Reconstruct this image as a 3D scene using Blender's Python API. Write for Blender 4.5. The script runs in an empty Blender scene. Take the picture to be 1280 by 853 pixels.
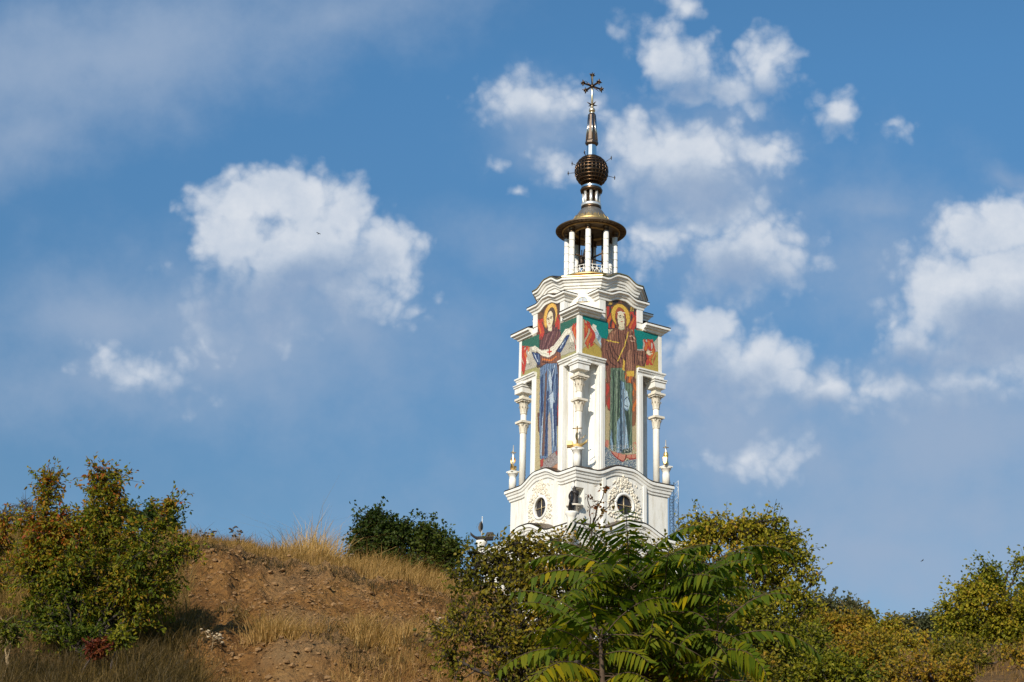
import bpy, math, random
import numpy as np
from mathutils import Vector, Matrix, noise as mnoise

random.seed(7)
rng = np.random.default_rng(11)
scene = bpy.context.scene
COL = scene.collection
sin, cos, pi = math.sin, math.cos, math.pi

# ---------------------------------------------------------------- camera model
F = 2200.0                       # focal length in photo pixels (1280 wide)
PX, PY = 790.0, 426.5            # principal point
PITCH = math.radians(19.4)
CAMZ = 1.6
cp, sp = cos(PITCH), sin(PITCH)

cam_d = bpy.data.cameras.new('camera')
cam = bpy.data.objects.new('camera', cam_d)
COL.objects.link(cam)
cam.location = (0, 0, CAMZ)
cam.rotation_euler = (pi/2 + PITCH, 0, 0)
cam_d.sensor_width = 36.0
cam_d.lens = 36.0*F/1280.0
cam_d.shift_x = (640.0-PX)/1280.0
cam_d.clip_end = 9000
cam_d.clip_start = 0.1
scene.camera = cam

def ray(px, py):
    a = (px-PX)/F; u = (PY-py)/F
    return Vector((a, cp-u*sp, sp+u*cp))
def P(px, py, Y):
    r = ray(px, py)
    return Vector((0, 0, CAMZ)) + r*(Y/r.y)
def ratio(py):
    r = ray(PX, py)
    return r.z/r.y
def mpp(Y, py=650):              # metres per photo pixel at distance Y
    return (Y*cp + (Y*ratio(py))*sp)/F

# ---------------------------------------------------------------- object helpers
def tag(o, label=None, cat=None, group=None, kind=None):
    if label: o['label'] = label
    if cat: o['category'] = cat
    if group: o['group'] = group
    if kind: o['kind'] = kind
    return o
def empty(name, loc, rz=0.0):
    o = bpy.data.objects.new(name, None)
    COL.objects.link(o)
    o.location = loc; o.rotation_euler = (0, 0, rz)
    o.empty_display_size = 0.3
    return o

class MB:
    """collects polygons; build() links them as ONE mesh object"""
    def __init__(s): s.v = []; s.f = []; s.sm = []
    def add(s, vs, fs, smooth=False):
        o = len(s.v); s.v += [tuple(v) for v in vs]
        for f in fs:
            s.f.append([i+o for i in f]); s.sm.append(smooth)
    def box(s, x0, x1, y0, y1, z0, z1):
        s.add([(x0,y0,z0),(x1,y0,z0),(x1,y1,z0),(x0,y1,z0),(x0,y0,z1),(x1,y0,z1),(x1,y1,z1),(x0,y1,z1)],
              [(0,3,2,1),(4,5,6,7),(0,1,5,4),(1,2,6,5),(2,3,7,6),(3,0,4,7)])
    def prism(s, poly, z0, z1, caps=True):
        n = len(poly)
        vs = [(x,y,z0) for x,y in poly]+[(x,y,z1) for x,y in poly]
        fs = [(i,(i+1)%n,(i+1)%n+n,i+n) for i in range(n)]
        if caps: fs += [tuple(range(n-1,-1,-1)), tuple(range(n,2*n))]
        s.add(vs, fs)
    def lathe(s, prof, n=24, c=(0,0), smooth=True, cap=True, ph=0.0):
        vs = []; fs = []
        m = len(prof)
        for r,z in prof:
            for i in range(n):
                a = ph+2*pi*i/n
                vs.append((c[0]+r*cos(a), c[1]+r*sin(a), z))
        for j in range(m-1):
            for i in range(n):
                k = (i+1)%n
                fs.append((j*n+i, j*n+k, (j+1)*n+k, (j+1)*n+i))
        s.add(vs, fs, smooth)
        if cap:
            o = len(s.v)-m*n
            s.f.append([o+i for i in range(n-1,-1,-1)]); s.sm.append(False)
            s.f.append([o+(m-1)*n+i for i in range(n)]); s.sm.append(False)
    def tube(s, pts, rad, n=6, smooth=True):
        pts = [Vector(p) for p in pts]
        if not hasattr(rad, '__len__'): rad = [rad]*len(pts)
        vs = []; fs = []
        for i, p in enumerate(pts):
            t = (pts[min(i+1,len(pts)-1)]-pts[max(i-1,0)])
            if t.length < 1e-9: t = Vector((0,0,1))
            t.normalize()
            a = t.cross(Vector((0,0,1)) if abs(t.z) < .9 else Vector((1,0,0))).normalized()
            b = t.cross(a)
            for k in range(n):
                an = 2*pi*k/n
                vs.append(p+(a*cos(an)+b*sin(an))*rad[i])
        m = len(pts)
        for j in range(m-1):
            for i in range(n):
                k = (i+1)%n
                fs.append((j*n+i, (j+1)*n+i, (j+1)*n+k, j*n+k))
        fs.append(tuple(range(n))); fs.append(tuple(range((m-1)*n+n-1,(m-1)*n-1,-1)))
        s.add(vs, fs, smooth)
    def sphere(s, c, r, n=10, m=7, sc=(1,1,1), smooth=True):
        vs = []; fs = []
        for j in range(m+1):
            th = pi*j/m
            for i in range(n):
                a = 2*pi*i/n
                vs.append((c[0]+r*sc[0]*sin(th)*cos(a), c[1]+r*sc[1]*sin(th)*sin(a), c[2]+r*sc[2]*cos(th)))
        for j in range(m):
            for i in range(n):
                k = (i+1)%n
                if j == 0: fs.append((i, n+i, n+k))
                elif j == m-1: fs.append((j*n+i, (j+1)*n+i, j*n+k))
                else: fs.append((j*n+i, (j+1)*n+i, (j+1)*n+k, j*n+k))
        s.add(vs, fs, smooth)
    def sweep(s, path, prof, closed=True, caps=True, smooth=False):
        """path [(x,y,dz)] counter-clockwise; prof [(out,z)]"""
        n = len(path)
        nrm = []
        for i in range(n):
            p = Vector(path[i][:2])
            def en(a, b):
                d = Vector(b[:2])-Vector(a[:2]); d.normalize()
                return Vector((d.y, -d.x))
            if closed or 0 < i < n-1:
                n1 = en(path[i-1], path[i]); n2 = en(path[i], path[(i+1)%n])
                m = n1+n2; m.normalize()
                nrm.append(m/max(.35, m.dot(n1)))
            elif i == 0: nrm.append(en(path[0], path[1]))
            else: nrm.append(en(path[-2], path[-1]))
        k = len(prof)
        vs = []
        for i in range(n):
            for o, z in prof:
                vs.append((path[i][0]+nrm[i].x*o, path[i][1]+nrm[i].y*o, z+path[i][2]))
        fs = []
        for i in range(n if closed else n-1):
            j = (i+1)%n
            for q in range(k-1):
                fs.append((i*k+q, j*k+q, j*k+q+1, i*k+q+1))
        if not closed and caps:
            fs.append(tuple(range(k))); fs.append(tuple(range((n-1)*k+k-1,(n-1)*k-1,-1)))
        s.add(vs, fs, smooth)
    def build(s, name, mat, parent=None, loc=None, recalc=True):
        me = bpy.data.meshes.new(name)
        me.from_pydata(s.v, [], s.f)
        me.polygons.foreach_set('use_smooth', s.sm)
        if recalc:
            import bmesh
            bm = bmesh.new(); bm.from_mesh(me)
            bmesh.ops.recalc_face_normals(bm, faces=bm.faces)
            bm.to_mesh(me); bm.free()
        me.materials.append(mat)
        o = bpy.data.objects.new(name, me)
        COL.objects.link(o)
        if parent: o.parent = parent
        if loc is not None: o.location = loc
        return o

def np_mesh(name, V, Fc, mat, parent=None, smooth=False, attr=None):
    """V (N,3); Fc list of (M,k) index arrays"""
    me = bpy.data.meshes.new(name)
    me.vertices.add(len(V)); me.vertices.foreach_set('co', np.asarray(V, np.float32).ravel())
    loops = np.concatenate([f.ravel() for f in Fc]).astype(np.int32)
    tot = np.concatenate([np.full(len(f), f.shape[1]) for f in Fc]).astype(np.int32)
    st = np.concatenate([[0], np.cumsum(tot)[:-1]]).astype(np.int32)
    me.loops.add(len(loops)); me.loops.foreach_set('vertex_index', loops)
    me.polygons.add(len(tot)); me.polygons.foreach_set('loop_start', st); me.polygons.foreach_set('loop_total', tot)
    me.polygons.foreach_set('use_smooth', np.full(len(tot), smooth))
    if attr is not None:
        a = me.attributes.new('tint', 'FLOAT', 'POINT')
        a.data.foreach_set('value', np.asarray(attr, np.float32))
    me.update(calc_edges=True); me.validate()
    me.materials.append(mat)
    o = bpy.data.objects.new(name, me)
    COL.objects.link(o)
    if parent: o.parent = parent
    return o

# ---------------------------------------------------------------- materials
def newmat(name):
    m = bpy.data.materials.new(name); m.use_nodes = True
    nt = m.node_tree
    return m, nt, nt.nodes['Principled BSDF']
def N(nt, t, **kw):
    n = nt.nodes.new(t)
    for k, v in kw.items():
        if k == 'inp':
            for a, b in v.items(): n.inputs[a].default_value = b
        else: setattr(n, k, v)
    return n
def ramp(nt, stops, interp='LINEAR'):
    r = nt.nodes.new('ShaderNodeValToRGB')
    r.color_ramp.interpolation = interp
    e = r.color_ramp.elements
    while len(e) > 1: e.remove(e[-1])
    e[0].position = stops[0][0]; e[0].color = (*stops[0][1], 1)
    for p, c in stops[1:]:
        x = e.new(p); x.color = (*c, 1)
    return r

def simple(name, col, rough=.6, metal=0.0, var=.12, scale=3.0, bump=0.0, bscale=20., stain=None):
    m, nt, b = newmat(name)
    tc = N(nt, 'ShaderNodeTexCoord')
    nz = N(nt, 'ShaderNodeTexNoise', inp={'Scale': scale, 'Detail': 6.0, 'Roughness': .65})
    nt.links.new(tc.outputs['Object'], nz.inputs['Vector'])
    lo = tuple(c*(1-var) for c in col); hi = tuple(min(1, c*(1+var)) for c in col)
    r = ramp(nt, [(.3, lo), (.7, hi)])
    nt.links.new(nz.outputs['Fac'], r.inputs['Fac'])
    out = r.outputs['Color']
    if stain:
        mp = N(nt, 'ShaderNodeMapping', inp={'Scale': (1.3, 1.3, .16)})
        nt.links.new(tc.outputs['Object'], mp.inputs['Vector'])
        n2 = N(nt, 'ShaderNodeTexNoise', inp={'Scale': 1.6, 'Detail': 8.0, 'Roughness': .75})
        nt.links.new(mp.outputs['Vector'], n2.inputs['Vector'])
        r2 = ramp(nt, [(.47, (0,0,0)), (.74, (1,1,1))])
        nt.links.new(n2.outputs['Fac'], r2.inputs['Fac'])
        mx = N(nt, 'ShaderNodeMix', data_type='RGBA')
        nt.links.new(r2.outputs['Color'], mx.inputs[0])
        nt.links.new(out, mx.inputs[6]); mx.inputs[7].default_value = (*stain, 1)
        out = mx.outputs[2]
    nt.links.new(out, b.inputs['Base Color'])
    b.inputs['Roughness'].default_value = rough
    b.inputs['Metallic'].default_value = metal
    if bump:
        n3 = N(nt, 'ShaderNodeTexNoise', inp={'Scale': bscale, 'Detail': 5.0})
        nt.links.new(tc.outputs['Object'], n3.inputs['Vector'])
        bp = N(nt, 'ShaderNodeBump', inp={'Strength': bump, 'Distance': .05})
        nt.links.new(n3.outputs['Fac'], bp.inputs['Height'])
        nt.links.new(bp.outputs['Normal'], b.inputs['Normal'])
    return m

M_white = simple('white_stucco', (.82, .805, .755), .75, 0, .04, .8, .06, 30, stain=(.58, .53, .43))
M_trim = simple('white_trim', (.82, .815, .78), .65, 0, .035, 2.5, .05, 30, stain=(.66, .62, .54))
M_relief = simple('cream_relief', (.74, .68, .57), .8, 0, .08, 4, .05, 30)
M_bronze = simple('dark_bronze', (.11, .07, .042), .36, .85, .4, 5, .05, 10)
M_bronzeroof = simple('bronze_roof', (.19, .14, .09), .52, .8, .35, 1.5, .05, 10)
M_domesteel = simple('dome_metal', (.40, .35, .28), .42, .85, .25, 3)
M_oldgold = simple('dull_gilding', (.58, .41, .18), .48, .9, .3, 4)
M_gold = simple('gold', (.80, .55, .22), .42, 1.0, .15, 3)
M_steel = simple('polished_steel', (.82, .78, .73), .2, 1.0, .1, 3)
M_brightsteel = simple('brushed_steel', (.93, .89, .82), .38, .75, .05, 3)
M_palegold = simple('pale_gilding', (.80, .68, .48), .35, .9, .1, 3)
M_dark = simple('dark_void', (.03, .028, .03), .5, 0, .2, 3)
M_glass, _nt, _b = newmat('window_glass')
_b.inputs['Base Color'].default_value = (.035, .032, .035, 1); _b.inputs['Roughness'].default_value = .12
M_frame = simple('window_bar', (.62, .5, .3), .4, .6, .1, 3)
M_bell = simple('bell_bronze', (.09, .07, .055), .45, .8, .3, 6)
M_statue = simple('dark_statue', (.035, .03, .028), .5, .4, .2, 6)
M_lattice = simple('pale_steel', (.62, .66, .70), .5, .2, .1, 3)
M_bark = simple('bark', (.075, .055, .042), .9, 0, .35, 14, .5, 40)
M_barkdark = simple('dark_bark', (.045, .034, .027), .9, 0, .35, 14, .5, 40)
M_redstem = simple('reddish_stem', (.075, .045, .024), .8, 0, .3, 10, .2, 40)
M_straw = simple('straw_stem', (.30, .21, .11), .9, 0, .3, 10)
M_petal = simple('dry_seed_head', (.44, .35, .23), .9, 0, .2, 10)
M_bird = simple('bird_feathers', (.03, .03, .035), .8, 0, .2, 10)

def leafmat(name, stops, transl=.35, rough=.55, nscale=.8, rnd=.55, boost=1.16, warm=1.07):
    """colour from tint attribute + random per leaf + slow noise through the crown"""
    def sat(c):
        c = (c[0]*warm, c[1]*(1-(warm-1)*.4), c[2])
        l = .3*c[0]+.6*c[1]+.1*c[2]
        return tuple(max(.003, (l+boost*(x-l))*1.1) for x in c)
    stops = [(p_, sat(c)) for p_, c in stops]
    m, nt, b = newmat(name)
    at = N(nt, 'ShaderNodeAttribute', attribute_name='tint')
    ge = N(nt, 'ShaderNodeNewGeometry')
    a = N(nt, 'ShaderNodeMath', operation='MULTIPLY_ADD'); a.inputs[1].default_value = rnd; a.inputs[2].default_value = -rnd/2
    nt.links.new(ge.outputs['Random Per Island'], a.inputs[0])
    s = N(nt, 'ShaderNodeMath', operation='ADD')
    nt.links.new(at.outputs['Fac'], s.inputs[0]); nt.links.new(a.outputs[0], s.inputs[1])
    r = ramp(nt, stops)
    nt.links.new(s.outputs[0], r.inputs['Fac'])
    nt.links.new(r.outputs['Color'], b.inputs['Base Color'])
    b.inputs['Roughness'].default_value = rough
    b.inputs['Specular IOR Level'].default_value = .18
    tr = N(nt, 'ShaderNodeBsdfTranslucent')
    br = N(nt, 'ShaderNodeMix', data_type='RGBA', blend_type='MULTIPLY'); br.inputs[0].default_value = 1
    nt.links.new(r.outputs['Color'], br.inputs[6]); br.inputs[7].default_value = (1.5, 1.6, .7, 1)
    nt.links.new(br.outputs[2], tr.inputs['Color'])
    mx = N(nt, 'ShaderNodeMixShader'); mx.inputs[0].default_value = transl
    nt.links.new(b.outputs[0], mx.inputs[1]); nt.links.new(tr.outputs[0], mx.inputs[2])
    nt.links.new(mx.outputs[0], nt.nodes['Material Output'].inputs['Surface'])
    return m

GREEN_RED = [(0, (.035,.060,.012)), (.3, (.090,.125,.022)), (.55, (.17,.175,.032)), (.75, (.25,.165,.038)), (.9, (.29,.10,.038)), (1, (.22,.06,.03))]
M_leaf_red = leafmat('turning_leaves', GREEN_RED)
M_leaf_olive = leafmat('olive_leaves', [(0,(.045,.055,.012)), (.4,(.125,.125,.025)), (.7,(.22,.185,.040)), (1,(.32,.20,.05))])
M_leaf_dark = leafmat('dark_leaves', [(0,(.020,.036,.010)), (.5,(.045,.070,.017)), (1,(.105,.12,.03))])
M_leaf_yel = leafmat('yellow_green_leaves', [(0,(.055,.080,.016)), (.4,(.165,.180,.032)), (.75,(.28,.25,.050)), (1,(.36,.24,.06))])
M_leaf_orange = leafmat('orange_leaves', [(0,(.055,.075,.018)), (.35,(.155,.150,.032)), (.65,(.26,.20,.042)), (1,(.31,.185,.05))])
M_leaf_far = leafmat('far_leaves', [(0,(.05,.065,.035)), (.5,(.10,.115,.06)), (1,(.18,.16,.08))])
M_leaf_ail = leafmat('compound_leaves', [(0,(.028,.056,.011)), (.45,(.078,.116,.019)), (.75,(.165,.17,.026)), (1,(.32,.26,.035))], transl=.4, rnd=.35)
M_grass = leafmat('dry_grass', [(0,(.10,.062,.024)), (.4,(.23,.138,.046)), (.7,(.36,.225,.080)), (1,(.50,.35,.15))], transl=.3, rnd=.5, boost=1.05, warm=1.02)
M_grassdark = leafmat('brown_grass_shade', [(0,(.040,.030,.012)), (.4,(.10,.068,.022)), (.7,(.19,.125,.036)), (1,(.32,.21,.07))], transl=.3, rnd=.5, boost=1.05, warm=1.02)  # brown grass colours; the dark end also carries painted shade
# ================================================================ CHURCH TOWER
D = 183.0
ZB = 31.0
KU = (D*cp+64*sp)/F              # metres per pixel on the upper body
KL = (D*cp+49*sp)/F
xc = (737.6-PX)*KU
tvx, tvy = -xc, -D
AX = math.atan2(tvy, tvx)-math.radians(45+8.6)
church = empty('church_tower', (xc, D, ZB), AX)
tag(church, 'tall white church tower with figure mosaics, corner columns and a dark ball spire', 'church')
def toworld(x, y):
    return xc+x*cos(AX)-y*sin(AX), D+x*sin(AX)+y*cos(AX)
def zl(py, x, y):
    """local height of a point of the tower at plan (x,y) seen at photo row py"""
    wx, wy = toworld(x, y)
    return CAMZ+wy*ratio(py)-ZB
Mw2l = (Matrix.Translation((xc, D, ZB)) @ Matrix.Rotation(AX, 4, 'Z')).inverted()
def hit(px, py, axis, val):
    """photo pixel -> (s, z) on the plane local X=val (axis 0) or Y=val (axis 1)"""
    o = Mw2l @ Vector((0, 0, CAMZ)); d = (Mw2l.to_3x3() @ ray(px, py))
    t = (val-o[axis])/d[axis]
    p = o+d*t
    return p[1-axis], p.z

U = KU
b = 63*U; aB = 33*U; aM = 24.3*U
S = 88*U; R = 59.5*U; a1 = S-R
cc = 58.4*U
def sstep(x): x = max(0., min(1., x)); return x*x*(3-2*x)
def bump(s, w, h, f=.22): return h*(1-sstep((abs(s)/w-f)/(1-f)))

# --- stations
zTop = zl(347.5, 46*U, 46*U)                    # upper cornice top
zHood = zl(362, 66*U, 0)-.35                     # mosaic hood level (without bump)
zEave = zl(381, 70*U, 70*U)                      # corner block eave
zBlk0 = zl(440.5, b+.35, b+.35)                  # lower moulding of corner block, top
zC2 = zl(580, 74*KL, 74*KL)                      # tier-two cornice top
bw = 69.7*KL
zC3 = zl(650, 95*KL, 95*KL)                      # tier-three cornice top
zHood = zl(385.5, 66*U, -36*U)                   # from the far left end of the left hood

Rz = [Matrix.Rotation(k*pi/2, 4, 'Z') for k in range(4)]
def four(mb, fn):
    """fn fills an MB for the face at local +X; repeat it on the four faces"""
    t = MB(); fn(t)
    for Rm in Rz:
        o = len(mb.v)
        mb.v += [tuple(Rm @ Vector(v)) for v in t.v]
        mb.f += [[i+o for i in f] for f in t.f]; mb.sm += t.sm
def four_build(name, fn, mat, recalc=True, parent=None):
    t = MB(); fn(t)
    o0 = t.build(name, mat, parent or church, recalc=recalc)
    for k in range(1, 4):
        c = o0.copy(); COL.objects.link(c); c.parent = parent or church; c.rotation_euler = (0, 0, k*pi/2)
    return o0
def oct_poly(R_, a_): return [(R_,-a_),(R_,a_),(a_,R_),(-a_,R_),(-R_,a_),(-R_,-a_),(-a_,-R_),(a_,-R_)]
def densify(poly, bumps=None, n=22):
    out = []
    m = len(poly)
    for i in range(m):
        p, q = poly[i], poly[(i+1)%m]
        L = math.hypot(q[0]-p[0], q[1]-p[1])
        main = abs(p[0]-q[0]) < 1e-6 or abs(p[1]-q[1]) < 1e-6
        if bumps and main:
            for k in range(n):
                t = k/n; s = (t-.5)*L
                out.append((p[0]+(q[0]-p[0])*t, p[1]+(q[1]-p[1])*t, bump(s, *bumps)))
        else: out.append((p[0], p[1], 0.0))
    return out

# --- walls of the upper body
w = MB()
w.prism(oct_poly(R, a1), zC2-1.5, zTop-.5)
def bay(mb):
    n = 24
    vs = []; fs = []
    for i in range(n+1):
        s = -aB+2*aB*i/n
        vs += [(b, s, zC2-1.5), (b, s, zHood+bump(s, 21*U, .5)-.1)]
    for i in range(n): fs.append((2*i, 2*i+2, 2*i+3, 2*i+1))
    o = len(vs)
    zt = zHood-.1
    vs += [(4.0,-aB,zC2-1.5),(4.0,-aB,zt),(4.0,aB,zC2-1.5),(4.0,aB,zt)]
    fs += [(0,1,o+1,o),(2*n,o+2,o+3,2*n+1)]
    mb.add(vs, fs)
    fs2 = []; vs2 = []
    for i in range(n+1):                          # top of the bay
        s = -aB+2*aB*i/n
        zz = zHood+bump(s, 21*U, .5)-.1
        vs2 += [(b, s, zz), (4.0, s, zz)]
    for i in range(n): fs2.append((2*i, 2*i+1, 2*i+3, 2*i+2))
    mb.add(vs2, fs2)
w.build('wall', M_white, church)
four_build('wall_bay', bay, M_white, False)

# --- corner blocks carried by the columns
def block(mb):
    mb.box(aB+.002, b, aB+.002, b, zBlk0-.25, zEave-.15)
four_build('corner_block', block, M_white)
four_build('corner_strip', lambda m: m.box(b-.40, b+.05, b-.40, b+.05, zBlk0-.05, zEave-.45), M_trim)
# lower moulding of blocks, and frames around the notch
profL = [(0,.0),(.40,.0),(.40,-.16),(.30,-.20),(.26,-.36),(.12,-.46),(.10,-.72),(-.02,-.78)]
def low(mb):
    mb.sweep([(b, aB-.72, zBlk0), (b, b, zBlk0), (aB-.72, b, zBlk0)], profL, closed=False)
four_build('block_moulding', low, M_trim)
for sg in (-1, 1):
    def pil(mb):
        y0, y1 = sorted((sg*aM, sg*(aB+.03)))
        mb.box(b-.3, b+.10, y0, y1, zC2-1.5, zBlk0-.45)
        mb.box(b-.3, b+.17, y0+.22, y1-.22, zC2-1.5, zBlk0-.8)
        mb.box(b-.3, b+.10, y0, y1, zEave+.1, zHood+.1)
    four_build('pilaster', pil, M_trim)
for sg in (-1, 1):
    def inner_frame(mb):                          # pilasters on the chamfer wall of the notch
        c = S/2
        d = (-.7071, .7071)
        p = (c+d[0]*sg*1.15, c+d[1]*sg*1.15)
        n_ = (.7071, .7071)
        hw, dp = .26, .12
        q = [(p[0]+d[0]*hw, p[1]+d[1]*hw), (p[0]-d[0]*hw, p[1]-d[1]*hw)]
        poly = [q[1], (q[1][0]+n_[0]*dp, q[1][1]+n_[1]*dp), (q[0][0]+n_[0]*dp, q[0][1]+n_[1]*dp), q[0]]
        mb.prism(poly, zC2-1.5, zBlk0-.3)
    four_build('niche_pilaster', inner_frame, M_trim)

# --- cornices
profC = [(-.3,.02),(.62,.02),(.66,-.10),(.66,-.26),(.50,-.32),(.42,-.52),(.30,-.60),(.26,-.86),(.14,-.94),(.12,-1.14),(-.02,-1.2)]
cm = MB()
cm.sweep([(x,y,z+zTop) for x,y,z in densify(oct_poly(R, a1), (24*U, .72))], profC)
cm.build('top_cornice', M_trim, church, recalc=False)
profH = [(-.15,.0),(.55,.0),(.60,-.10),(.60,-.24),(.40,-.34),(.34,-.52),(.20,-.62),(.16,-.86),(-.02,-.92)]
def hood(mb):
    n = 26
    path = [(b-1.35, -aB, zHood), (b, -aB, zHood)]
    for i in range(1, n):
        s = -aB+2*aB*i/n
        path.append((b, s, zHood+bump(s, 21*U, .5)))
    path += [(b, aB, zHood), (b-1.35, aB, zHood)]
    mb.sweep(path, profH, closed=False)
four_build('mosaic_hood', hood, M_trim, False)
# thin dark roofing on hoods and eaves
def hoodroof(mb):
    n = 26
    path = [(b-1.35, -aB, zHood), (b, -aB, zHood)]
    for i in range(1, n):
        s = -aB+2*aB*i/n
        path.append((b, s, zHood+bump(s, 21*U, .5)))
    path += [(b, aB, zHood), (b-1.35, aB, zHood)]
    mb.sweep(path, [(.63,.015),(.63,.055),(-.12,.30),(-.12,.015)], closed=False)
four_build('hood_roof', hoodroof, M_bronzeroof)
profE = [(-.1,.02),(.72,.02),(.76,-.08),(.76,-.24),(.56,-.30),(.50,-.46),(.26,-.54),(.20,-.74),(-.02,-.80)]
def eave(mb):
    mb.sweep([(b, aB+.05, zEave), (b, b, zEave), (aB+.05, b, zEave)], profE, closed=False)
four_build('corner_eave', eave, M_trim, False)
def eaveroof(mb):
    e = b+.80; i0 = aB+.03
    z = zEave+.03
    vs = [(e, i0, z), (e, e, z), (i0, e, z), (3.9, 3.9, z+1.2), (e, i0, z+.07), (e, e, z+.07), (i0, e, z+.07), (i0+.2, i0+.2, z)]
    mb.add(vs, [(0,1,5,4),(1,2,6,5),(4,5,3),(5,6,3),(0,7,1),(1,7,2)])
four_build('corner_roof', eaveroof, M_bronzeroof)
rf = MB()
path = [(x,y,z+zTop) for x,y,z in densify(oct_poly(R, a1), (24*U, .72))]
rf.sweep(path, [(.70,.03),(.72,.10),(.5,.22),(-.9,.50),(-2.6,.62)])
rf.build('top_roof', M_bronze, church, recalc=False)
rg = MB()
rg.sweep(path, [(.715,.035),(.745,.035),(.745,.115),(.70,.13)])
rg.build('roof_edge', M_gold, church, recalc=False)

# --- half round windows on the chamfers
M_pane = simple('pale_pane', (.42, .46, .52), .12, 0, .1, 2)
zLn = zl(377.5, S/2, S/2)
for k in range(4):
    lun = MB(); lg = MB(); lb = MB()
    a = pi/4+k*pi/2
    n_ = Vector((cos(a), sin(a), 0)); d = Vector((-sin(a), cos(a), 0)); c0 = n_*(S*.7071)
    def arc(r, off, n=14): return [c0+n_*off+d*(r*cos(pi*i/n))+Vector((0,0,zLn+r*sin(pi*i/n))) for i in range(n+1)]
    A, B, A2, B2 = arc(.72, .10), arc(.58, .10), arc(.72, -.05), arc(.58, -.05)
    n = 14
    lun.add(A+B+A2+B2, [(i,i+1,i+n+2,i+n+1) for i in range(n)]+[(i+2*n+2,i,i+1,i+2*n+3) for i in range(n)][:0]+[(i,i+2*n+2,i+2*n+3,i+1) for i in range(n)]+[(n+1+i,n+2+i,3*n+4+i,3*n+3+i) for i in range(n)])
    G = arc(.58, .02); lg.add(G, [tuple(range(n+1))])
    z0 = Vector((0,0,zLn))
    lb.tube([c0+n_*.05+z0, c0+n_*.05+z0+Vector((0,0,.58))], .03, 4)
    lb.tube([c0+n_*.05+z0-d*.72, c0+n_*.05+z0+d*.72], .045, 4)
    wl = lun.build('lunette_window', M_frame, church)
    lg.build('pane', M_pane, wl); lb.build('glazing_bar', M_frame, wl)

# --- columns at the four corners
def leaf_ring(mb, c, r, z, h, n, flare, ph=0.):
    for i in range(n):
        a = ph+2*pi*i/n
        o = Vector((cos(a), sin(a), 0)); t = Vector((-sin(a), cos(a), 0)); c0 = Vector((c[0], c[1], z))
        wd = r*pi/n*1.05
        vs = [c0+o*r+t*wd, c0+o*r-t*wd, c0+o*(r+flare*.35)-t*wd*.95+Vector((0,0,h*.6)), c0+o*(r+flare*.35)+t*wd*.95+Vector((0,0,h*.6)),
              c0+o*(r+flare)-t*wd*.5+Vector((0,0,h*.95)), c0+o*(r+flare)+t*wd*.5+Vector((0,0,h*.95)), c0+o*(r+flare*1.15)+Vector((0,0,h*.72))]
        mb.add(vs, [(0,1,2,3),(3,2,4,5),(5,4,6)], True)
zn = lambda py: zl(py, cc, cc)
for Rm in Rz:
    c = Rm @ Vector((cc, cc, 0)); c2 = (c.x, c.y)
    m = MB()
    r = .335
    zb0 = zC2-1.2
    m.lathe([(r*1.05, zb0), (r*1.05, zn(516)), (r*.98, zn(514)), (r*.95, zn(484))], 20, c2)
    col = m.build('column', M_white, church)
    m = MB()
    # upper capital
    z0, z1 = zn(489), zn(471.5)
    m.lathe([(r*1.0, z0-.12), (r*1.25, z0-.06), (r*1.05, z0), (r*1.1, z0+.5), (r*1.5, z1-.3), (r*1.75, z1-.12)], 20, c2)
    leaf_ring(m, c2, r*1.05, z0, (z1-z0)*.5, 9, .24)
    leaf_ring(m, c2, r*1.1, z0+(z1-z0)*.35, (z1-z0)*.55, 9, .34, .35)
    m.box(c2[0]-.74, c2[0]+.74, c2[1]-.74, c2[1]+.74, z1-.12, z1+.10)
    m.box(c2[0]-.62, c2[0]+.62, c2[1]-.62, c2[1]+.62, z1-.28, z1-.122)
    m.box(c2[0]-.38, c2[0]+.38, c2[1]-.38, c2[1]+.38, z1+.102, zn(463.5))
    m.build('capital', M_relief, col)
    m = MB()
    z0, z1 = zn(514), zn(500.5)
    m.lathe([(r*1.0, z0-.12), (r*1.3, z0-.05), (r*1.05, z0), (r*1.2, z0+.3), (r*1.65, z1-.2), (r*1.7, z1-.1)], 20, c2)
    leaf_ring(m, c2, r*1.1, z0, (z1-z0)*.8, 8, .30)
    m.box(c2[0]-.66, c2[0]+.66, c2[1]-.66, c2[1]+.66, z1-.16, z1+.08)
    m.build('collar', M_relief, col)
    m = MB()
    # impost block between capital and corner block
    zi0, zi1 = zn(464), zBlk0-.2
    m.box(c2[0]-.74, c2[0]+.74, c2[1]-.74, c2[1]+.74, zi0, zi0+.62)
    m.box(c2[0]-.84, c2[0]+.84, c2[1]-.84, c2[1]+.84, zi0+.622, zi0+.76)
    m.box(c2[0]-.70, c2[0]+.70, c2[1]-.70, c2[1]+.70, zi0+.762, zi0+.86)
    m.box(c2[0]-.90, c2[0]+.90, c2[1]-.90, c2[1]+.90, zi0+.862, zi0+.96)
    m.box(c2[0]-.6, c2[0]+.6, c2[1]-.6, c2[1]+.6, zi0+.962, max(zi1, zi0+1.2))
    m.build('impost', M_trim, col)

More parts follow.
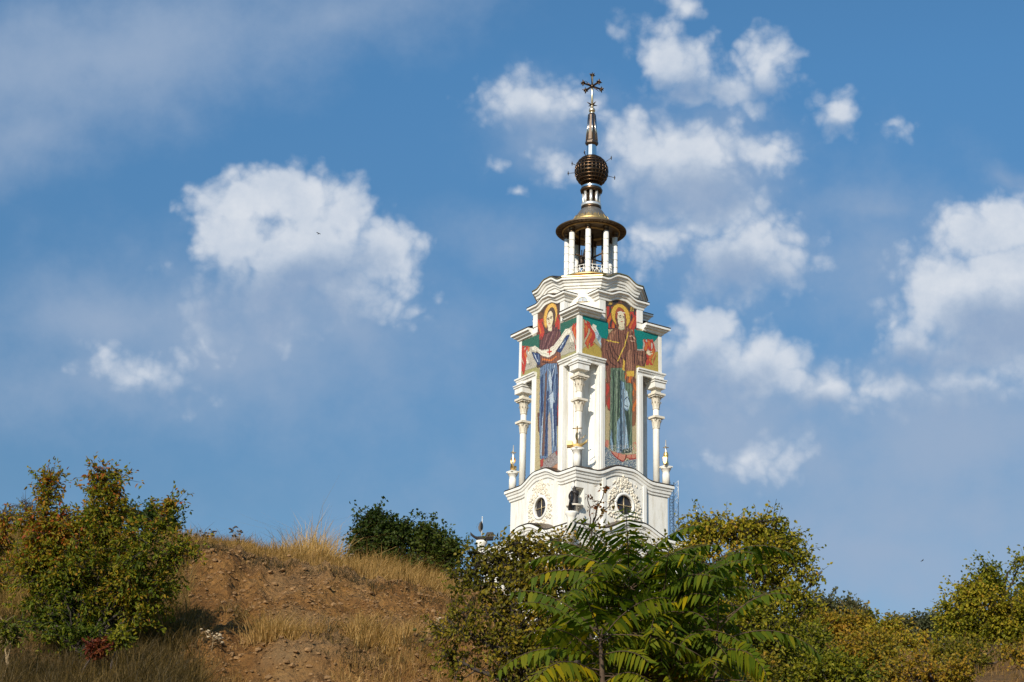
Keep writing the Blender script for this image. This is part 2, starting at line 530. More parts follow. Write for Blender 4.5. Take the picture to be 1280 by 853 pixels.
# ---------------------------------------------------------------- tier two (round windows)
w = MB()
zN0, zN1 = zl(633.5, bw, bw), zl(608.5, bw, bw)    # notch of the niche
nt_ = .95
w.prism([(bw,-bw),(bw,bw),(-bw,bw),(-bw,-bw)], zC3-1.0, zN0)
q = bw-nt_
w.prism([(bw,-bw),(bw,q),(q,q),(q,bw),(-bw,bw),(-bw,-bw)], zN0, zN1)
w.prism([(bw,-bw),(bw,bw),(-bw,bw),(-bw,-bw)], zN1, zC2-.3)
w.build('lower_wall', M_white, church)
profC2 = [(-.4,.02),(.46,.02),(.49,-.10),(.49,-.30),(.37,-.36),(.33,-.58),(.24,-.66),(.21,-.92),(.10,-1.02),(.08,-1.2),(-.02,-1.26)]
sq = [(bw+.05,-bw-.05),(bw+.05,bw+.05),(-bw-.05,bw+.05),(-bw-.05,-bw-.05)]
p2 = [(x,y,z+zC2-.35) for x,y,z in densify(sq, (44*KL, 1.0, .2), 40)]
cm = MB(); cm.sweep(p2, profC2); cm.build('wave_cornice', M_trim, church, recalc=False)
rf = MB(); rf.sweep(p2, [(.52,.03),(.52,.07),(.4,.16),(-2.4,.5)]); rf.build('ledge_roofing', M_bronze, church, recalc=False)
# window bays
hwb = 2.5; pb = bw+.28
zWc = zl(632, bw+.2, 0)
zWc = hit(779, 631.5, 1, bw+.25)[1]
def topz(s): return zC2-.35+bump(s, 44*KL, 1.0, .2)-1.15
def winbay(mb):
    # panel with a round opening, ray-cast outline
    n = 64; rr = 1.08
    vs = []; fs = []
    zlo = zC3-.9
    for i in range(n):
        a = 2*pi*i/n
        vs.append((pb, rr*cos(a), zWc+rr*sin(a)))
        t = rr
        while True:
            t += .02
            y, z = t*cos(a), zWc+t*sin(a)
            if abs(y) > hwb or z < zlo or z > topz(y): break
        vs.append((pb, t*cos(a), zWc+t*sin(a)))
        vs.append((pb-.24, rr*cos(a), zWc+rr*sin(a)))
    for i in range(n):
        k = (i+1)%n
        fs.append((3*i, 3*i+1, 3*k+1, 3*k)); fs.append((3*i, 3*k, 3*k+2, 3*i+2))
    mb.add(vs, fs)
four_build('window_bay', winbay, M_white)
for sg in (-1, 1):
    def baypil(mb):
        y0, y1 = sorted((sg*(hwb-.02), sg*(hwb+.36)))
        mb.box(bw-.1, pb+.08, y0, y1, zC3-.9, topz(hwb)+.2)
    four_build('bay_pilaster', baypil, M_trim)
for k, Rm in enumerate(Rz):
    m = MB()
    n = 40
    ring = []
    for i in range(n):
        a = 2*pi*i/n
        for j in range(6):
            bb = 2*pi*j/6
            rr = 1.16+.15*cos(bb)
            ring.append(Rm @ Vector((pb+.03+.12*sin(bb), rr*cos(a), zWc+rr*sin(a))))
    fs = [(i*6+j, ((i+1)%n)*6+j, ((i+1)%n)*6+(j+1)%6, i*6+(j+1)%6) for i in range(n) for j in range(6)]
    m.add(ring, fs, True)
    rw = m.build('round_window', M_trim, church)
    m = MB()
    m.add([Rm @ Vector((pb-.22, 1.1*cos(2*pi*i/n), zWc+1.1*sin(2*pi*i/n))) for i in range(n)], [tuple(range(n))])
    m.build('pane', M_glass, rw)
    m = MB()
    m.tube([Rm @ Vector((pb-.14, -1.08, zWc)), Rm @ Vector((pb-.14, 1.08, zWc))], .05, 4)
    m.tube([Rm @ Vector((pb-.14, 0, zWc-1.08)), Rm @ Vector((pb-.14, 0, zWc+1.08))], .05, 4)
    m.build('glazing_bar', M_frame, rw)
    # stucco leaves round the window
    m = MB(); rr_ = random.Random(5)
    for i in range(260):
        a = rr_.uniform(0, 2*pi)
        rad = rr_.uniform(1.42, 2.15)
        y, z = rad*cos(a), zWc+rad*sin(a)*1.05
        if abs(y) > 2.25 or z < zC3-.4: continue
        m.sphere(Rm @ Vector((pb+.02, y, z)), rr_.uniform(.06,.14), 6, 4, (1.0, 1.0, rr_.uniform(.6,1.4)))
    for i in range(80):
        y = rr_.gauss(0, .75); z = zWc+2.1+rr_.uniform(0, 1.15)*(1-min(1, abs(y)/1.9))
        m.sphere(Rm @ Vector((pb+.02, y, z)), rr_.uniform(.06,.12), 6, 4, (1.0, 1.0, rr_.uniform(.6,1.6)))
    for i in range(24):
        m.sphere(Rm @ Vector((pb+.02, rr_.uniform(-.6, .6), zWc+rr_.uniform(1.9, 2.5))), rr_.uniform(.09,.15), 6, 4)
    for sg in (-1, 1):                            # scrolls
        for t in range(3):
            y0 = sg*(1.35+.25*t); z0 = zWc+(.9-1.1*t)
            pts = [Rm @ Vector((pb+.05, y0+sg*.3*cos(u)*(1-u/9), z0+.34*sin(u)*(1-u/9))) for u in np.linspace(0, 6.0, 14)]
            m.tube(pts, .065, 5)
    m.build('window_relief', M_relief, church)
# ledge pedestals with gilded ships come later; niche console
for Rm in Rz[:1]:
    con = MB()
    c = Rm @ Vector((bw+.0, bw-.25, 0))
    z1 = zl(631.5, bw, bw)
    con.lathe([(.10, z1-1.9), (.26, z1-1.6), (.24, z1-1.0), (.34, z1-.8), (.52, z1-.45), (.8, z1-.2), (.9, z1-.12), (.9, z1)], 14, (c.x, c.y))
    leaf_ring(con, (c.x, c.y), .36, z1-.85, .6, 8, .28)
    con.build('niche_console', M_relief, church)

# ---------------------------------------------------------------- tier three (mostly behind the trees)
b3 = 92*KL
w = MB()
w.prism([(b3,-b3),(b3,b3),(-b3,b3),(-b3,-b3)], -3.0, zC3-.4)
w.build('base_wall', M_white, church)
sq3 = [(b3+.05,-b3-.05),(b3+.05,b3+.05),(-b3-.05,b3+.05),(-b3-.05,-b3-.05)]
p3 = [(x,y,z+zC3-.35) for x,y,z in densify(sq3, (52*KL, 1.25, .15), 40)]
cm = MB(); cm.sweep(p3, profC2); cm.build('base_cornice', M_trim, church, recalc=False)
rf = MB(); rf.sweep(p3, [(.52,.03),(.52,.08),(.4,.18),(-3.0,.5)]); rf.build('base_roofing', M_bronze, church, recalc=False)
def basebay(mb):
    n = 24; vs = []; fs = []
    for i in range(n+1):
        s = -3.4+6.8*i/n
        vs += [(b3+.2, s, -3.0), (b3+.2, s, zC3-1.4+bump(s, 52*KL, 1.25, .15))]
    for i in range(n): fs.append((2*i, 2*i+2, 2*i+3, 2*i+1))
    mb.add(vs, fs)
four_build('base_bay', basebay, M_white)
for sg in (-1, 1):
    def bpil(mb):
        y0, y1 = sorted((sg*3.1, sg*3.6)); mb.box(b3-.1, b3+.3, y0, y1, -3.0, zC3-1.2)
    four_build('base_pilaster', bpil, M_trim)
for Rm in Rz:
    bwn = MB()
    n = 40
    for (rr, dx) in ((1.3, .36),):
        ring = []
        for i in range(n):
            a = 2*pi*i/n
            for j in range(6):
                bb = 2*pi*j/6; r2 = rr+.16*cos(bb)
                ring.append(Rm @ Vector((b3+.22+.12*sin(bb), r2*cos(a), zC3-4.2+r2*sin(a))))
        bwn.add(ring, [(i*6+j, ((i+1)%n)*6+j, ((i+1)%n)*6+(j+1)%6, i*6+(j+1)%6) for i in range(n) for j in range(6)], True)
    bwf = bwn.build('base_window', M_trim, church)
    m = MB()
    m.add([Rm @ Vector((b3+.215, 1.25*cos(2*pi*i/32), zC3-4.2+1.25*sin(2*pi*i/32))) for i in range(32)], [tuple(range(32))])
    m.build('pane', M_glass, bwf)

# ---------------------------------------------------------------- belfry, canopy, ball, spire
za = lambda py: zl(py, 0, 0)
UB = (D*cp+78*sp)/F
rc = 30*UB
zP = zl(345.5, rc, rc*.3)
m = MB()
m.lathe([(R*.98, zTop+.1), (R*.93, zTop+.45), (rc+.75, zTop+.6), (rc+.75, zP+.0), (rc+.55, zP+.06), (.2, zP+.06)], 48)
m.build('belfry_floor', M_bronzeroof, church)
m = MB(); m.lathe([(rc+.62, zP-.2), (rc+.84, zP-.12), (rc+.84, zP+.08), (rc+.6, zP+.1)], 48, cap=False); m.build('gold_rim', M_gold, church)
zSof = za(291)                                      # canopy rim level
dg = pi/4
for i in range(8):
    a = dg+i*pi/4+math.radians(2)
    c2 = (rc*cos(a), rc*sin(a))
    m = MB()
    zt = zSof-.75
    m.lathe([(.40, zP), (.40, zP+.22), (.31, zP+.3), (.30, zt)], 14, c2)
    H = zt-zP
    for k in range(1, 6):
        zz = zP+H*k/6
        m.lathe([(.31, zz-.04), (.345, zz-.03), (.345, zz+.03), (.31, zz+.04)], 14, c2, cap=False)
    bc = m.build('belfry_column', M_trim, church)
    m = MB()
    m.lathe([(.30, zt), (.40, zt+.08), (.31, zt+.2), (.34, zt+.5), (.46, zt+.75)], 14, c2)
    m.build('capital', M_bronze, bc)
for i in range(8):
    rl = MB()
    a0, a1_ = dg+i*pi/4+math.radians(2), dg+(i+1)*pi/4+math.radians(2)
    p0 = Vector((rc*cos(a0), rc*sin(a0), 0)); p1 = Vector((rc*cos(a1_), rc*sin(a1_), 0))
    for h in (.15, 1.0, 1.35):
        rl.tube([p0+Vector((0,0,zP+h)), p1+Vector((0,0,zP+h))], .045, 4)
    for k in range(4):
        q0 = p0.lerp(p1, k/4); q1 = p0.lerp(p1, (k+1)/4)
        z0, z1 = Vector((0,0,zP+.15)), Vector((0,0,zP+1.0))
        rl.tube([q0+z0, q1+z1], .035, 4); rl.tube([q1+z0, q0+z1], .035, 4)
        rl.tube([q0+z0, q0+Vector((0,0,zP+1.35))], .035, 4)
    rl.build('belfry_railing', M_trim, church)
ro = 44.3*UB
m = MB()
zr = zSof
m.lathe([(.2, zr+.35), (rc-1.2, zr+.30), (rc-.9, zr-.1), (rc+.35, zr-.18), (rc+.45, zr-.02), (ro-.05, zr-.04), (ro, zr+.02), (ro, zr+.12), (ro-.1, zr+.18), (25*UB, zr+.95), (.3, zr+1.0)], 64, cap=False)
can = m.build('canopy', M_bronzeroof, church)
m = MB()
m.lathe([(rc-.98, zr-.03), (rc-.98, zr-.22), (rc-.80, zr-.22), (rc-.80, zr-.03)], 64, cap=False)
m.lathe([(rc+.42, zr-.03), (rc+.42, zr-.16), (rc+.55, zr-.16), (rc+.55, zr-.03)], 64, cap=False)
m.lathe([(25*UB+.02, zr+.93), (25.6*UB, zr+1.0), (25.6*UB, zr+1.15), (24.5*UB, zr+1.2)], 64, cap=False)
m.build('gold_band', M_oldgold, can)
m = MB()
for i in range(48):                                 # coffers of the soffit
    a = 2*pi*i/48
    m.tube([(( rc+.6)*cos(a), (rc+.6)*sin(a), zr-.05), ((ro-.15)*cos(a), (ro-.15)*sin(a), zr-.05)], .035, 4)
m.lathe([(rc+.58, zr-.02), (rc+.58, zr-.09), (rc+.66, zr-.09), (rc+.66, zr-.02)], 48, cap=False)
m.build('soffit_rib', M_bronze, can)
# dome with petals
zD0, zD1 = zr+1.05, za(263)
r0, r1 = 24.3*UB, 12.5*UB
def dome_r(t): return r1+(r0-r1)*(1-t**1.5)*(.35+.65*(1-t))+0.0
m = MB()
prof = [(r1+(r0-r1)*(1-t)**.85, zD0+(zD1-zD0)*t) for t in np.linspace(0, 1, 9)]
m.lathe(prof, 40, cap=False)
dm = m.build('dome', M_domesteel, church)
m = MB()
for k in range(16):
    a = 2*pi*k/16
    def dp(t, da): 
        r_ = r1+(r0-r1)*(1-t)**.85+.06
        return (r_*cos(a+da), r_*sin(a+da), zD0+(zD1-zD0)*t)
    m.add([dp(0,-.19), dp(0,.19), dp(.2,.15), dp(.42,0), dp(.2,-.15), dp(.2,0), dp(0,0)], [(0,6,5,4),(6,1,2,5),(4,5,3),(5,2,3)])
    m.tube([dp(0,-.196), dp(.15,-.196), dp(.3,-.196), dp(.42,-.196)], .05, 4)
m.build('dome_petal', M_oldgold, dm)
# lantern
m = MB()
zL0, zL1 = za(262), za(241)
m.lathe([(r1*1.02, zL0-.1), (r1*1.02, zL0+.25), (r1*.9, zL0+.3), (.62*r1, zL0+.35), (.62*r1, zL1)], 24)
lt = m.build('lantern', M_bronze, church)
m = MB()
for k in range(8):
    a = dg+2*pi*k/8+.1
    m.lathe([(.17, zL0+.2), (.17, zL1)], 10, (r1*.78*cos(a), r1*.78*sin(a)))
m.lathe([(r1*.99, zL0+.22), (r1*1.03, zL0+.28), (r1*1.03, zL0+.55), (r1*.95, zL0+.6)], 24, cap=False)
m.build('lantern_column', M_brightsteel, lt)
m = MB()
zK1 = za(233.5)
m.lathe([(r1*.8, zL1-.02), (13.5*UB, zL1), (14.3*UB, zL1+.25), (13*UB, zL1+.4), (13*UB, zK1-.1), (11.5*UB, zK1)], 28)
m.build('lantern_cap', M_bronze, lt)
m = MB()
m.lathe([(13.15*UB, zL1+.42), (13.15*UB, zK1-.12)], 28, cap=False)
m.build('steel_band', M_steel, lt)
# lattice ball
zB = za(214.8); rb = 21*UB
m = MB(); m.sphere((0,0,zB), rb*.90, 32, 20)
bl = m.build('lattice_ball', M_dark, church)
m = MB()
for k in range(26):
    a = 2*pi*k/26
    pts = [(rb*sin(t)*cos(a), rb*sin(t)*sin(a), zB+rb*cos(t)) for t in np.linspace(.12, pi-.12, 19)]
    m.tube(pts, .055, 4)
for t in np.linspace(.25, pi-.25, 13):
    r_ = rb*sin(t); z_ = zB+rb*cos(t)
    m.lathe([(r_-.07, z_-.07), (r_+.05, z_-.07), (r_+.05, z_+.07), (r_-.07, z_+.07), (r_-.07, z_-.07)], 40, cap=False)
m.build('ball_lattice', simple('brown_metal', (.13,.08,.045), .3, .9, .3, 6), bl)
m = MB()
for k in range(8):
    a = AX*0+dg+math.radians(90)+(k%4)*pi/2+(.35 if k > 3 else -.2)
    t = 1.05 if k < 4 else 1.75
    d = Vector((sin(t)*cos(a), sin(t)*sin(a), cos(t)))
    p0 = Vector((0,0,zB))+d*rb; p1 = p0+d*.85
    m.tube([p0, p1], .035, 4)
    sd = Vector((0,0,1))
    m.tube([p1-sd*.24, p1+sd*.24], .05, 4); m.sphere(p1, .1, 6, 4)
m.build('ball_spike', M_bell, bl)
# spire
UT = (D*cp+92*sp)/F
z0, z1, z2 = za(194), za(181.5), za(143)
m = MB()
m.lathe([(6.2*UT, z0-.4), (6.0*UT, z0), (5.8*UT, z1)], 8, smooth=False, ph=AX*0+.2)
sb = m.build('spire_base', M_steel, church)
m = MB()
m.lathe([(6.5*UT, z1-.1), (8.2*UT, z1+.1), (8.2*UT, z1+.35), (7.0*UT, z1+.55), (4.4*UT, z2-.15), (4.9*UT, z2-.1), (4.4*UT, z2)], 8, smooth=False, ph=.2)
m.build('spire', simple('spire_metal', (.14,.105,.08), .35, .85, .25, 3), church)
m = MB()
for k in range(8):
    a = .2+2*pi*k/8
    m.tube([(7.05*UT*cos(a), 7.05*UT*sin(a), z1+.5), (4.45*UT*cos(a), 4.45*UT*sin(a), z2-.12)], .07, 4)
m.build('spire_rib', M_steel, church)
# cross with arms in four directions
m = MB()
zc0, zc1, zcm = za(141), za(93), za(108)
m.lathe([(.22, z2), (.3, z2+.15), (.12, z2+.25), (.34, za(140)), (.38, za(138)), (.3, za(136)), (.1, za(134.5)), (.22, za(133))], 14)
m.tube([(0,0,zc0), (0,0,zc1)], [.15,.11], 8)
cr = m.build('cross', M_palegold, church)
m = MB()
def trefoil(p, d, s=.3):
    u = d.cross(Vector((0,0,1)) if abs(d.z) < .9 else Vector((1,0,0))).normalized()
    v = d.cross(u)
    for w_ in (d, (d*.4+u).normalized(), (d*.4-u).normalized(), (d*.4+v).normalized(), (d*.4-v).normalized()):
        m.tube([p, p+w_*s*.7, p+w_*s*1.5], [.1,.12,.02], 5)
for k in range(4):
    a = k*pi/2
    d = Vector((cos(a), sin(a), 0)); c = Vector((0,0,zcm))
    m.tube([c, c+d*1.3], .11, 6); trefoil(c+d*1.22, d)
    for w_ in (Vector((cos(a+pi/4), sin(a+pi/4), .9)), Vector((cos(a+pi/4), sin(a+pi/4), -.9))):
        m.tube([c, c+w_.normalized()*1.15], [.085,.02], 4)
    m.tube([Vector((0,0,za(132))), Vector((0,0,za(131)))+d*.35, Vector((0,0,za(130)))+d*.75], [.1,.09,.02], 5)
trefoil(Vector((0,0,zc1-.2)), Vector((0,0,1)), .3)
m.sphere((0,0,zcm), .24, 8, 6)
m.build('cross_arm', M_bronze, cr)
# bells hang in the belfry
for j, (x, y, r_, lab) in enumerate([(1.0, .55, .62, 'dark bronze bell hanging in the belfry on the right behind the front column'),
                                      (.6, -.9, .48, 'smaller dark bronze bell hanging at the left side of the belfry')]):
    wx, wy = toworld(x, y)
    e = empty('bell', (wx, wy, ZB+zP+2.6-.3*j))
    tag(e, lab, 'bell', 'bells in the belfry')
    m = MB(); m.lathe([(r_, -.0), (r_*.98, .1), (r_*.72, .35), (r_*.58, .8), (r_*.5, 1.05), (r_*.2, 1.2), (.06, 1.22), (.06, 1.9)], 20); m.build('bell_body', M_bell, e)
    m = MB(); m.tube([(0,0,.4), (0,0,-.15)], .04, 5); m.sphere((0,0,-.18), .11, 8, 5); m.build('clapper', M_bronze, e)
m = MB()
for d0 in (0, pi/2):
    m.tube([(2.2*cos(d0), 2.2*sin(d0), zP+3.0), (-2.2*cos(d0), -2.2*sin(d0), zP+3.0)], .09, 6)
for a in (pi/4, 3*pi/4, 5*pi/4, 7*pi/4):
    m.tube([(1.3*cos(a), 1.3*sin(a), zP), (1.3*cos(a), 1.3*sin(a), zr+.3)], .11, 6)
m.box(-.7, .7, -.7, .7, zP+1.5, zP+2.0)
m.lathe([(.55, zP), (.5, zP+1.5)], 12)
m.build('bell_frame', M_bronze, church)

# ---------------------------------------------------------------- mosaics: real tesserae, coloured one by one
def pin(poly, X, Y):
    inside = np.zeros(X.shape, bool)
    n = len(poly); j = n-1
    for i in range(n):
        xi, yi = poly[i]; xj, yj = poly[j]
        c = ((yi > Y) != (yj > Y)) & (X < (xj-xi)*(Y-yi)/((yj-yi) if yj != yi else 1e-9)+xi)
        inside ^= c; j = i
    return inside
T = .052
def mosaic(layers, axis, seed, name):
    g = np.random.default_rng(seed)
    h = b-.42
    S0 = np.arange(-h, h, T); zlo, zhi = zC2-1.0, zHood+.2
    Z0 = np.arange(zlo, zhi, T)
    Sx, Zx = np.meshgrid(S0+T/2, Z0+T/2)
    # the outline: a tall strip with two arms
    topm = zHood-.80+.5*np.vectorize(lambda s: bump(s, 21*U, 1.0))(S0+T/2)
    keep = ((np.abs(Sx) < aM) & (Zx < topm[None, :])) | ((Zx > zBlk0+.02) & (Zx < zEave-.62))
    C = np.zeros(Sx.shape+(3,)); C[:] = (.36,.30,.17)
    ids = np.zeros(Sx.shape, int); lay = 0; cloth = np.zeros(Sx.shape, bool)
    # wobble so that edges follow the hand-set stones
    wob = .016
    Sw = Sx+wob*np.sin(Zx*7+Sx*5); Zw = Zx+wob*np.sin(Sx*9-Zx*4)
    for kind, col, data in layers:
        pts = [hit(px, py, axis, b) for px, py in data[0]] if kind != 'ell' else None
        if kind == 'poly': mk = pin(pts, Sw, Zw)
        elif kind == 'line':
            mk = np.zeros(Sx.shape, bool); wd = data[1]
            for (s0, z0), (s1, z1) in zip(pts[:-1], pts[1:]):
                dx, dz = s1-s0, z1-z0; L2 = dx*dx+dz*dz+1e-9
                t = np.clip(((Sw-s0)*dx+(Zw-z0)*dz)/L2, 0, 1)
                mk |= np.hypot(Sw-s0-t*dx, Zw-z0-t*dz) < wd
        elif kind == 'ell':
            (cx_, cy_), rx_, rz_ = data
            s, z = hit(cx_, cy_, axis, b)
            mk = ((Sw-s)/rx_)**2+((Zw-z)/rz_)**2 < 1
        elif kind == 'flame':
            # broken tongues of colour inside a polygon
            mk = pin(pts, Sw, Zw)
            q_ = np.sin(Sx*11+3*np.sin(Zx*2.1)+seed)+np.sin(Zx*3.3+Sx*6)
            mk &= q_ > data[1]
        elif kind == 'speck':
            mk = pin(pts, Sw, Zw) & (g.random(Sx.shape) < data[1])
        C[mk] = col
        lay += 1
        if kind == 'poly' and max(col) < .5: ids[mk] = lay
        if kind == 'ell' and max(col) > .5: ids[mk] = 0
        if kind == 'poly': cloth[mk] = tuple(col) in (BRN, BRL, GRN, GRD, BLU, BL2, NAV, MAR)
    # folds run down the cloth, dark contour stones part one colour from the next
    fold = np.sin(Sx*17+2.2*np.sin(Zx*.9+Sx*2)+1.3*np.sin(Zx*2.7))
    C[cloth & (fold > .72)] *= 1.5; C[cloth & (fold < -.78)] *= .62
    ed = np.zeros(Sx.shape, bool)
    ed[:, 1:] |= ids[:, 1:] != ids[:, :-1]; ed[1:, :] |= ids[1:, :] != ids[:-1, :]
    C[ed] *= .5
    C *= 1.32
    C *= g.normal(1, .13, Sx.shape)[..., None]*(1+g.normal(0, .05, C.shape))
    C = np.clip(C, .004, .85)
    sel = np.argwhere(keep)
    S_ = Sx[keep]; Z_ = Zx[keep]; q = T/2*.98
    n = len(S_)
    off = b+.03+g.normal(0, .003, n)
    V = np.zeros((n, 4, 3))
    for k, (ds, dz) in enumerate(((-q,-q),(q,-q),(q,q),(-q,q))):
        if axis == 0: V[:,k] = np.stack([off, S_+ds, Z_+dz], 1)
        else: V[:,k] = np.stack([-(S_+ds)*-1, off, Z_+dz], 1)
    Fq = np.arange(4*n).reshape(n, 4)
    if axis == 1: Fq = Fq[:, ::-1]
    o = np_mesh(name, V.reshape(-1, 3), [Fq], M_mosaic, church)
    ca = o.data.color_attributes.new('stone', 'FLOAT_COLOR', 'CORNER')
    cols = np.ones((n, 4, 4)); cols[:,:,:3] = C[keep][:, None, :]
    ca.data.foreach_set('color', cols.astype(np.float32).ravel())
    return o
M_mosaic, nt, bs = newmat('mosaic_stones')
at = N(nt, 'ShaderNodeAttribute', attribute_name='stone')
nt.links.new(at.outputs['Color'], bs.inputs['Base Color'])
bs.inputs['Roughness'].default_value = .5
M_grout = simple('grout', (.12,.11,.10), .9)
def grout(mb):                                    # cross shaped bed
    h = b-.41
    pl = [(-aM,zC2-1.2),(aM,zC2-1.2),(aM,zBlk0+.01),(h,zBlk0+.01),(h,zEave-.6),(aM,zEave-.6),(aM,zHood-.4),(-aM,zHood-.4),(-aM,zEave-.6),(-h,zEave-.6),(-h,zBlk0+.01),(-aM,zBlk0+.01)]
    n = len(pl)
    mb.add([(b+.001,y,z) for y,z in pl]+[(b+.018,y,z) for y,z in pl], [(i,(i+1)%n,(i+1)%n+n,i+n) for i in range(n)]+[tuple(range(n,2*n))])
four_build('mosaic_bed', grout, M_grout)

